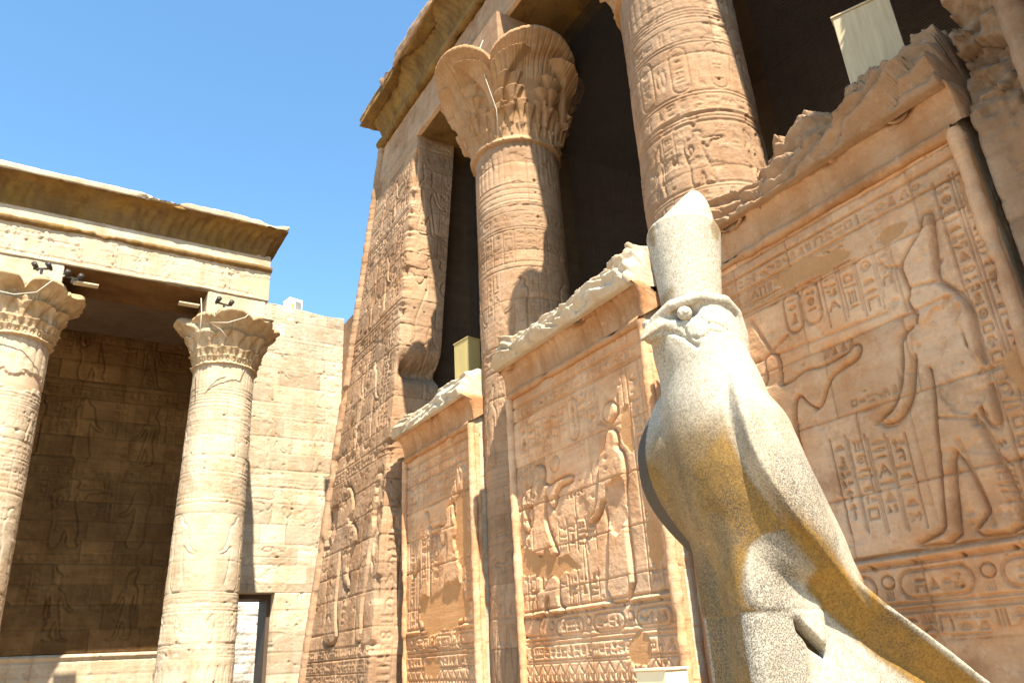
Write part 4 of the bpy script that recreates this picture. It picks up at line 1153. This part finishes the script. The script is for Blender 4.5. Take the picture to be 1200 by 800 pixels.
# ------------------------------------------------------------------ surface nets for the statue
def surface_nets(vol, org, h):
    s = vol < 0
    c = np.zeros(tuple(n - 1 for n in vol.shape), np.int8)
    for dx in (0, 1):
        for dy in (0, 1):
            for dz in (0, 1):
                c += s[dx:dx + c.shape[0], dy:dy + c.shape[1], dz:dz + c.shape[2]]
    act = np.argwhere((c > 0) & (c < 8))
    idx = np.full(c.shape, -1, np.int32); idx[act[:, 0], act[:, 1], act[:, 2]] = np.arange(len(act))
    pos = np.zeros((len(act), 3)); cnt = np.zeros(len(act))
    cor = [(0, 0, 0), (1, 0, 0), (0, 1, 0), (1, 1, 0), (0, 0, 1), (1, 0, 1), (0, 1, 1), (1, 1, 1)]
    val = {k: vol[act[:, 0] + k[0], act[:, 1] + k[1], act[:, 2] + k[2]].astype(float) for k in cor}
    for a in cor:
        for ax in range(3):
            if a[ax] == 0:
                b = list(a); b[ax] = 1; b = tuple(b)
                va, vb = val[a], val[b]; m = (va < 0) != (vb < 0)
                t = np.where(m, va / np.where(m, va - vb, 1), 0)
                p = np.array(a, float)[None] + t[:, None] * (np.array(b, float) - np.array(a, float))[None]
                pos[m] += p[m]; cnt[m] += 1
    V = (act + pos / cnt[:, None]) * h + np.array(org)
    Q = []
    for ax in range(3):
        sl0 = [slice(None)] * 3; sl1 = [slice(None)] * 3
        sl0[ax] = slice(0, -1); sl1[ax] = slice(1, None)
        ch = s[tuple(sl0)] != s[tuple(sl1)]
        e = np.argwhere(ch); o1, o2 = [(1, 2), (2, 0), (0, 1)][ax]
        ok = (e[:, o1] > 0) & (e[:, o2] > 0) & (e[:, o1] < c.shape[o1]) & (e[:, o2] < c.shape[o2]); e = e[ok]
        ins = s[e[:, 0], e[:, 1], e[:, 2]]
        def cell(d1, d2):
            q = e.copy(); q[:, o1] -= d1; q[:, o2] -= d2
            return idx[q[:, 0], q[:, 1], q[:, 2]]
        q = np.stack([cell(1, 1), cell(0, 1), cell(0, 0), cell(1, 0)], -1)
        q[~ins] = q[~ins][:, ::-1]
        Q.append(q)
    return V, np.concatenate(Q)

def smin(a, b, k):
    h = np.clip(.5 + .5 * (b - a) / k, 0, 1)
    return b * (1 - h) + a * h - k * h * (1 - h)
def smax(a, b, k): return -smin(-a, -b, k)

def pch(z, zs, vs):
    """smooth 1-D profile"""
    zz = np.linspace(zs[0], zs[-1], 600); v = np.interp(zz, zs, vs)
    k = 31; kern = np.hanning(k + 2)[1:-1]; kern /= kern.sum()
    v = np.convolve(np.pad(v, k // 2, mode='edge'), kern, 'valid')
    return np.interp(z, zz, v).astype(np.float32)

FX, FY = 3.1, 2.95
FROT = R_(-11)                           # turned a little away from -X
def falcon():
    root = thing('falcon_statue', 'large speckled granite falcon wearing a tall broken crown', 'statue', (FX, FY, 0), None, FROT)
    h = .0090
    f = np.arange(-1.75, .62, h, dtype=np.float32)[:, None, None]
    l = np.arange(-.56, .56, h, dtype=np.float32)[None, :, None]
    z = np.arange(1.02, 3.62, h, dtype=np.float32)[None, None, :]
    zs = [1.0, 1.4, 1.6, 1.8, 2.0, 2.15, 2.3, 2.5, 2.7, 2.9, 3.05, 3.2, 3.35, 3.5, 3.65]
    fr = [-.6, -.5, -.40, -.20, .05, .12, .175, .212, .218, .21, .20, .197, .19, .17, .13]
    bk = [-1.1, -.95, -.86, -.73, -.62, -.57, -.51, -.435, -.385, -.36, -.335, -.29, -.25, -.22, -.20]
    wd = [.24, .26, .28, .30, .335, .355, .37, .375, .36, .325, .29, .25, .225, .21, .18]
    zv = z.ravel()
    a_f = pch(zv, zs, fr)[None, None, :]; a_b = pch(zv, zs, bk)[None, None, :]; b = pch(zv, zs, wd)[None, None, :]
    fc = (a_f + a_b) / 2; a = (a_f - a_b) / 2
    def section(grow):
        q = np.sqrt(((f - fc) / (a + grow)) ** 2 + (l / (b + grow)) ** 2)
        return (q - 1) * np.minimum(a, b) * .9
    d = section(0)
    d = np.maximum(d, z - 3.46)
    # lower body: belly ends above the legs, tail handled apart
    d = smax(d, 1.92 - z - .0 * f + np.clip(-(f + .4), 0, None) * -.0, .06)
    # tail: a plate that flares upwards
    zt = np.interp(f.ravel(), [-1.75, -1.25, -.66, -.35, .7], [.98, 1.40, 1.80, 2.06, 2.8]).astype(np.float32)[:, None, None]
    th = np.interp(f.ravel(), [-1.75, -1.2, -.7, -.3, .7], [.12, .17, .25, .30, .3]).astype(np.float32)[:, None, None]
    up = z - (zt - th)
    hw = .17 + np.clip(up, 0, None) * np.interp(f.ravel(), [-1.9, -.8], [1.1, .75]).astype(np.float32)[:, None, None]
    tail = smax(smax((z - zt) * .82, -up * .82, .03), (np.abs(l) - np.minimum(hw, .335)) * .8, .03)
    tail = np.maximum(tail, np.maximum(f + .2, -1.65 - f))
    d = smin(d, tail, .05)
    # legs, thighs and the stone left between legs and tail
    def caps(p0, p1, r0, r1, sl=1.0):
        p0 = np.array(p0); p1 = np.array(p1); dv = p1 - p0; L2 = float(dv @ dv)
        t = np.clip(((f - p0[0]) * dv[0] + (l - p0[1]) * dv[1] + (z - p0[2]) * dv[2]) / L2, 0, 1)
        return np.sqrt((f - p0[0] - t * dv[0]) ** 2 + (l - p0[1] - t * dv[1]) ** 2 + (z - p0[2] - t * dv[2]) ** 2) - (r0 + (r1 - r0) * t)
    TH_P = smooth_poly([(.06, 1.775), (.07, 1.93), (.01, 2.12), (-.15, 2.14), (-.27, 2.01), (-.37, 1.83), (-.34, 1.56), (-.28, 1.61), (-.16, 1.75)], 1)
    thp = sdf_poly(*np.broadcast_arrays(f[:, :, 0], z[0, 0][None, :]), TH_P).astype(np.float32)[:, None, :]
    for sgn in (-1, 1):
        # leg: a rounded shaft; its front stands under the belly
        qx = np.abs(f + .09) - .085; qy = np.abs(l - .115 * sgn) - .03
        leg = np.sqrt(np.clip(qx, 0, None) ** 2 + np.clip(qy, 0, None) ** 2) - .092 + .006 * (z < 1.775)
        leg = np.maximum(leg, z - 2.4)
        thigh = smax(thp, np.abs(l - .12 * sgn) - .122, .04)
        d = smin(d, leg, .05)
        d = smin(d, thigh, .012)
    fill = smax(smax(np.abs(l) - .20, z - 1.95, .01), smax(f + .05, -(f - (zt * -1.5 + 1.25)) - 9, .01), .01)
    fill = np.maximum(fill, (z - (zt - .04)))
    fill = np.maximum(fill, -1.65 - f)
    d = smin(d, fill, .012)
    hole = sdf_poly(*np.broadcast_arrays(f[:, :, 0], z[0, 0][None, :]), [(-.165, 1.745), (-.17, 1.68), (-.25, 1.60), (-.335, 1.545), (-.345, 1.58), (-.26, 1.665)]).astype(np.float32)[:, None, :]
    d = smax(d, -np.maximum(hole, np.abs(np.abs(l) - .22) - .11), .008)
    # wings: the body section grown sideways inside an outline
    WP = smooth_poly([(-.05, 3.15), (.0, 3.0), (.05, 2.86), (.065, 2.70), (.04, 2.45), (-.11, 2.21), (-.27, 2.04), (-.43, 1.90), (-.58, 1.74), (-.61, 1.75), (-.58, 1.87), (-1.0, 2.3), (-1.0, 3.15), (-.3, 3.3)], 2)
    reg = sdf_poly(*np.broadcast_arrays(f[:, :, 0], z[0, 0][None, :]), WP).astype(np.float32)[:, None, :]
    regf = sdf_poly(*np.broadcast_arrays(f[:, :, 0], z[0, 0][None, :]), [(p[0] + .155, p[1] - .10 if p[1] > 2.75 else p[1] + .02) for p in WP]).astype(np.float32)[:, None, :]
    reg = np.where(l < 0, regf, reg)
    grow = (.06 * sstep(3.04, 2.74, z) * sstep(1.60, 2.15, z) + .01) + .025 * (l < 0) * sstep(2.98, 2.75, z) * sstep(2.1, 2.4, z).astype(np.float32)
    fcw = np.minimum(fc, -.0); 
    bw = pch(zv, [1.0, 1.7, 1.9, 2.1, 2.3, 2.5, 2.7, 2.9, 3.05, 3.2, 3.65], [.26, .285, .315, .345, .362, .365, .345, .315, .275, .235, .17])[None, None, :]
    q = np.sqrt(((f - (fc + .07 + .17 * (l < 0))) / (a + .16 * sstep(3.02, 2.70, z))) ** 2 + (l / (bw + grow)) ** 2)
    wing = smax((q - 1) * np.minimum(a, bw) * .9, reg, .015)
    wing = smax(wing, .10 - np.abs(l), .02)
    wing = smax(wing, (f - fc) * 0 + (a_b - .0 - f) * .9, .05)
    d = smin(d, wing, .008)
    # head: cheeks, brow, beak
    head = np.sqrt(((f + .02) / .25) ** 2 + (l / .225) ** 2 + ((z - 3.27) / .27) ** 2) * .22 - .22
    head = np.maximum(head, z - 3.462)
    d = smin(d, head, .08)
    bt = np.clip((f - .10) / .245, 0, 1)
    bc = 3.352 - .004 * bt - .088 * bt ** 2.6
    bh = .082 * (1 - bt ** 2.8) + .014; bwid = .128 * (1 - bt ** 2.2) + .018
    beak = (np.sqrt(((z - bc) / bh) ** 2 + (l / bwid) ** 2) - 1) * np.minimum(bh, bwid) * .7
    beak = np.maximum(np.maximum(beak, .06 - f), f - .348)
    d = smin(d, beak, .02)
    for sgn in (-1, 1):
        sock = (np.sqrt(((f - .175) / .10) ** 2 + ((l - .19 * sgn) / .075) ** 2 + ((z - 3.372) / .045) ** 2) - 1) * .045
        d = smax(d, -sock, .02)
        bp_ = [(.262, .03, 3.375), (.205, .135, 3.425), (.08, .215, 3.452), (-.10, .215, 3.452), (-.20, .17, 3.405), (-.245, .15, 3.28), (-.27, .13, 3.12)]
        br_ = [.026, .033, .036, .036, .034, .028, .010]
        bw_ = np.full(d.shape, 9, np.float32)
        for k in range(6): bw_ = np.minimum(bw_, caps((bp_[k][0], bp_[k][1] * sgn, bp_[k][2]), (bp_[k + 1][0], bp_[k + 1][1] * sgn, bp_[k + 1][2]), br_[k], br_[k + 1]))
        d = smin(d, bw_, .012)
    # seam round the legs and broad chest hollow
    d = d + .006 * np.exp(-((z - 1.775 - .0 * f) / .008) ** 2) * (f > -.45)
    V, Q = surface_nets(d, (f.ravel()[0], l.ravel()[0], z.ravel()[0]), h)
    # one relaxation pass
    for _ in range(2):
        acc = np.zeros_like(V); n = np.zeros(len(V))
        for i in range(4):
            aa, bb = Q[:, i], Q[:, (i + 1) % 4]
            np.add.at(acc, aa, V[bb]); np.add.at(n, aa, 1)
        V = V * .45 + .55 * acc / n[:, None]
    # vertex normals
    def normals(V):
        e = np.cross(V[Q[:, 2]] - V[Q[:, 0]], V[Q[:, 3]] - V[Q[:, 1]])
        nn = np.zeros_like(V)
        for i in range(4): np.add.at(nn, Q[:, i], e)
        return nn / (np.linalg.norm(nn, axis=1)[:, None] + 1e-9)
    N_ = normals(V)
    # incised lines on the sides of the head, seen in (f,z)
    lf, lz = V[:, 0], V[:, 2]
    def groove(pts, w, dep, cond):
        dd = np.full(len(V), 9.)
        for p, q_ in zip(pts[:-1], pts[1:]): dd = np.minimum(dd, d_seg(lf, lz, p, q_))
        return dep * np.exp(-(dd / w) ** 2) * cond
    side = sstep(.08, .12, np.abs(V[:, 1]))
    circ = [(.105 + .062 * math.cos(t), 3.265 + .062 * math.sin(t)) for t in np.linspace(0, 6.283, 24)]
    g_ = groove(circ, .007, .009, side) + groove([(.16, 3.27), (.168, 3.22), (.12, 3.155), (.125, 3.215)], .008, .010, side) + groove([(.045, 3.24), (.0, 3.225), (-.06, 3.245), (.0, 3.285), (.04, 3.29)], .007, .009, side) \
        + groove([(.36, 3.225), (.31, 3.258), (.25, 3.295), (.20, 3.262), (.125, 3.16)], .009, .016, 1.0)
    n_ = fbm(V[:, 0] * 5, V[:, 1] * 5, V[:, 2] * 5, 4, 7)
    V = V - N_ * (g_ - .006 * (n_ - .5))[:, None]
    N_ = normals(V)
    # ochre patina plus painted shade on the belly, legs and tail side
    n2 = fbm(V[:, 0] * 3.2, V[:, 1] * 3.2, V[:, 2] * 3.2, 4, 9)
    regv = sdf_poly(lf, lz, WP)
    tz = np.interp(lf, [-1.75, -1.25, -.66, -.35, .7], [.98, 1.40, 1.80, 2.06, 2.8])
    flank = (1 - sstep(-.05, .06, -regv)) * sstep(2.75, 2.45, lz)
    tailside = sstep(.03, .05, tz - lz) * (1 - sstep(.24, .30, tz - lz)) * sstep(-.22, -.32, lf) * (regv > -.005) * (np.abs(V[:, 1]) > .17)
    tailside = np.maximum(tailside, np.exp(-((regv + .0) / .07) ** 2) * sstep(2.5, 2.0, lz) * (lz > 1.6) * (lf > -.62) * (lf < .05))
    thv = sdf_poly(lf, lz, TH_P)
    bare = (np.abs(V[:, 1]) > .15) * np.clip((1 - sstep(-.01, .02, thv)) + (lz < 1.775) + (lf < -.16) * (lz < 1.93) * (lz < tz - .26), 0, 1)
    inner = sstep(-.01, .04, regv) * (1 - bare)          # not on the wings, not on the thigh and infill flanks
    och_shade = np.clip(np.maximum(inner * sstep(2.92, 2.58, lz + .4 * (n2 - .5)) * (.86 + .10 * sstep(.4, .6, n2)), tailside) + .25 * sstep(.55, .7, n2) * (lz < 3.4), 0, 1)
    st_shade = np.clip(sstep(.48, .66, fbm(V[:, 0] * 2.6, V[:, 1] * 4, V[:, 2] * 1.2, 4, 13)), 0, 1) * sstep(2.9, 2.3, lz) * .8
    st_shade = np.maximum(st_shade, .97 * (V[:, 1] < -.33) * (lf > -.12) * sstep(3.0, 2.85, lz) * (lz > 2.1))
    st_shade = np.maximum(st_shade, .75 * sstep(.0, -.05, V[:, 1]) * sstep(2.2, 2.0, lz) * (lf > -.2))  # far leg darkened as painted shade
    st_shade = np.maximum(st_shade, .8 * np.exp(-((V[:, 1] - .24) / .07) ** 2) * sstep(2.0, 2.12, lz) * sstep(2.5, 2.3, lz) * (regv > 0) * (lf < .15) * (lf > -.3))
    st_shade = np.maximum(st_shade, .42 * inner * sstep(2.75, 2.4, lz) * sstep(.35, .6, fbm(V[:, 0] * 3, V[:, 1] * 3, V[:, 2] * 1.5, 4, 23)))
    st_shade = np.maximum(st_shade, .5 * sstep(.5, .7, fbm(V[:, 0] * 5, V[:, 1] * 5, V[:, 2] * 2, 4, 15)) * sstep(3.35, 3.2, lz) * (lf > .0))
    # split into parts, seam normals kept
    fcx = V[Q].mean(1)
    rf = sdf_poly(fcx[:, 0], fcx[:, 2], WP)
    fN = N_[Q].mean(1)
    wmask = (rf < .012) & (fcx[:, 2] < 3.1) & (fcx[:, 2] > 1.66) & (np.abs(fcx[:, 1]) > .14)
    beakm = (fcx[:, 0] > .255) & (fcx[:, 2] > 3.24) & (fcx[:, 2] < 3.40)
    tailm = (fcx[:, 0] < -.72) & ~wmask
    legm = (fcx[:, 2] < 1.775) & (fcx[:, 0] > -.20) & (np.abs(fcx[:, 1]) > .01)
    part = np.zeros(len(Q), int)
    part[legm & (fcx[:, 1] > 0)] = 3; part[legm & (fcx[:, 1] < 0)] = 4
    part[tailm] = 5; part[wmask & (fcx[:, 1] > 0)] = 1; part[wmask & (fcx[:, 1] < 0)] = 2; part[beakm] = 6
    # local (f,l,z) -> (-X, -Y, Z)
    W = np.stack([-V[:, 0], -V[:, 1], V[:, 2]], 1); WN = np.stack([-N_[:, 0], -N_[:, 1], N_[:, 2]], 1)
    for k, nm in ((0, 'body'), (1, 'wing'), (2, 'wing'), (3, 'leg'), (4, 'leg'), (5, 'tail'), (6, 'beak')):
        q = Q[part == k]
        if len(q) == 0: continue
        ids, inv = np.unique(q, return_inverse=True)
        ob = make_obj(nm, W[ids], inv.reshape(-1, 4), M_GRAN, root, True, {'ochre_shade': och_shade[ids], 'stain_shade': st_shade[ids]})
        ob.data.normals_split_custom_set_from_vertices([tuple(x) for x in WN[ids]])
    # eyes
    for sgn in (-1, 1):
        th = np.linspace(0, 2 * math.pi, 33)[:-1]; ph = np.linspace(0, math.pi / 2, 12)
        PH, TH = np.meshgrid(ph, th, indexing='ij')
        rr = .043 - .004 * np.exp(-((PH - .62) / .10) ** 2)
        L0 = Vector((-.148, -.170 * sgn, 3.366)); n0 = Vector((-.35, -.93 * sgn, .05)).normalized(); e1 = n0.orthogonal().normalized(); e2 = n0.cross(e1)
        P = np.array(L0) + rr[..., None] * (np.sin(PH)[..., None] * (np.cos(TH)[..., None] * np.array(e1) + np.sin(TH)[..., None] * np.array(e2)) + np.cos(PH)[..., None] * np.array(n0))
        make_obj('eye', P, grid_quads(12, 32, 0, True, True), M_GRAN, root)
    # crown: flaring drum, and a broken peak rising from it
    na = 160; th = np.arange(na) * 2 * math.pi / na
    zs_ = np.linspace(3.43, 3.985, 60)
    T, TH = np.meshgrid((zs_ - 3.43) / .555, th, indexing='ij')
    Rr = .168 + .052 * T ** 1.3
    X = .03 + .02 * T + np.cos(TH) * Rr * 1.05; Y = np.sin(TH) * Rr * .98; Z = 3.43 + .545 * T - .055 * T * np.cos(TH - .9)
    nz = fbm(X * 9 + 5, Y * 9, Z * 9, 4, 17)
    sc = 1 + .02 * (nz - .5) - .03 * sstep(.6, .75, nz)
    X = .02 + (X - .02) * sc; Y = Y * sc
    P = np.stack([X, Y, Z], -1)
    rows = [P]
    for s_, dz in ((.985, .012), (.93, .016), (.6, .01), (.05, .0)):
        rows.append(np.stack([.023 + (P[-1, :, 0] - .023) * s_, P[-1, :, 1] * s_, P[-1, :, 2] + dz], -1)[None])
    P = np.concatenate(rows)
    cr = make_obj('crown', P, grid_quads(P.shape[0], na, 0, False, True), M_GRAN, root, True, {'ochre_shade': sstep(.58, .7, fbm(P[..., 0] * 6, P[..., 1] * 6, P[..., 2] * 4, 3, 21)) * .7, 'stain_shade': P[..., 0] * 0})
    zs_ = np.linspace(0, 1, 40)
    T, TH = np.meshgrid(zs_, th, indexing='ij')
    rad = np.clip(1 - T ** 2.1, 0, 1) ** .62
    X = .045 + .07 * T ** 2 + np.cos(TH) * .205 * rad; Y = -.07 * T ** 2 + np.sin(TH) * .20 * rad; Z = 3.92 + .37 * T
    # a broken facet on the front
    nn = np.array([-.75, -.1, .65]); nn /= np.linalg.norm(nn)
    dist = (X - .0) * nn[0] + Y * nn[1] + (Z - 4.14) * nn[2] - .03
    cut = np.clip(dist, 0, None)
    X = X - cut * nn[0]; Y = Y - cut * nn[1]; Z = Z - cut * nn[2]
    nz = fbm(X * 8, Y * 8, Z * 8, 4, 19); X = X + .012 * (nz - .5); Z = Z + .012 * (nz - .5)
    make_obj('crown_peak', np.stack([X, Y, Z], -1), grid_quads(40, na, 0, False, True), M_GRAN, cr, True)
    return root
falcon()
ped = thing('pedestal', 'plain granite block under the falcon statue', 'pedestal', (FX + .5, FY, 0))
p_ = join_boxes('block', [(-.9, 1.35, -.42, .42, 0, 1.06)], M_GRAN, None, .02); p_.parent = ped

# ------------------------------------------------------------------ boxes, lamps and cables
def boxthing(name, label, cat, loc, rz, size, mat, group=None, lid=True):
    t = thing(name, label, cat, loc, group, rz)
    w, d, h_ = size
    b_ = join_boxes('housing', [(-w / 2, w / 2, -d / 2, d / 2, 0, h_)], mat, None, .008); b_.parent = t
    if lid:
        c_ = join_boxes('lid', [(-w / 2 - .012, w / 2 + .012, -d / 2 - .012, d / 2 + .012, h_ + .001, h_ + .022)], mat, None, .004); c_.parent = t
    return t
boxthing('floodlight_box', 'small olive painted box on top of the narrow screen wall', 'box', (5.95, 10.95, 6.02), R_(8), (.26, .42, .84), M_OLIVE, 'boxes on the screen walls')
boxthing('floodlight_box', 'large weathered olive box standing on the rubble topped screen wall', 'box', (5.92, 2.86, 6.2), R_(24), (.10, .50, .95), M_OLIVE2, 'boxes on the screen walls')
t = boxthing('utility_box', 'small white box with a grey panel on top of the sunlit court wall', 'box', (5.6, 21.35, 11.78), R_(12), (.42, .4, .42), M_WHITE)
join_boxes('vent_panel', [(-.02, .18, -.206, -.20, .08, .36)], M_GREYP, t); join_boxes('sticker', [(-.14, -.06, -.206, -.20, .12, .26)], M_YEL, t)
boxthing('cabinet', 'cream metal cabinet at the foot of the middle screen wall', 'cabinet', (4.97, 5.72, 0), 0, (.26, .40, 1.49), M_CREAM)

def spotlight(loc, rz, label, big=1.0):
    t = thing('spotlight', label, 'lamp', loc, 'spotlights on the capitals', rz)
    b_ = join_boxes('bracket', [(-.20 * big, .20 * big, -.02, .02, .10, .13), (-.02, .02, -.02, .02, 0, .10)], M_BLACK); b_.parent = t
    for k in (-1, 1):
        q = tube('lamp_head', [(k * .16 * big, .10, .14), (k * .16 * big, .04, .16), (k * .16 * big, -.08, .20)], [.03, .045, .055], M_BLACK, t, 10)
    return t
cz = YG + .74 - 1.0
spotlight((2.75, cz, 9.18), R_(12), 'black twin spotlight on the capital near the doorway', .9)
spotlight((-.75, cz - .05, 9.24), R_(-25), 'black twin spotlight on the capital at the left edge, nearer the picture edge', .8)
spotlight((-.2, cz + .05, 9.20), R_(20), 'black twin spotlight on the capital at the left edge, nearer the dark beam', .8)
spotlight((5.25, 9.98, 11.78), R_(80), 'small dark spotlight on the big flower capital of the facade', .8)
def board(loc, size, label, rz=0):
    o_ = join_boxes('wooden_board', [(-size[0] / 2, size[0] / 2, -size[1] / 2, size[1] / 2, 0, size[2])], M_WOOD, None, .004); o_.location = loc; o_.rotation_euler.z = rz
    tag(o_, label, 'board', 'pale boards under the beams')
board((2.05, YG - .1, 9.20), (.42, .16, .035), 'short pale board on the capital near the doorway, beside the dark soffit')
board((.05, YG - .1, 9.26), (.46, .16, .035), 'short pale board on the capital at the left edge')
board((3.7, YG - .1, 9.16), (.38, .14, .03), 'short dark edged board on the right side of the doorway capital')
tag(tube('cable', [(2.25, YG - .35, 9.3), (2.27, YG - .5, 8.9), (2.3, YG - .38, 8.5), (2.35, YG - .1, 8.3)], .011, M_CABLE), 'straight white cable hanging down the doorway capital', 'cable', 'white cables on the capitals')
tag(tube('cable', [(3.3, YG - .45, 9.15), (3.15, YG - .62, 8.9), (2.8, YG - .6, 8.72), (2.45, YG - .55, 8.68), (2.7, YG - .45, 8.60), (2.9, YG - .35, 8.45)], .010, M_CABLE), 'looping white cable across the doorway capital', 'cable', 'white cables on the capitals')
tag(tube('cable', [(-.35, YG - .4, 9.25), (-.55, YG - .55, 9.0), (-.75, YG - .5, 8.75), (-1.1, YG - .45, 8.65), (-1.5, YG - .4, 8.7)], .010, M_CABLE), 'white cable slung over the capital at the left edge', 'cable', 'white cables on the capitals')
tag(tube('cable', [(5.6, 9.3, 12.2), (5.35, 9.1, 11.6), (5.45, 9.02, 11.0), (5.62, 9.0, 10.4), (5.66, 9.05, 9.9)], .007, M_CABLE), 'pale cable running down the big flower capital of the facade', 'cable', 'white cables on the capitals')
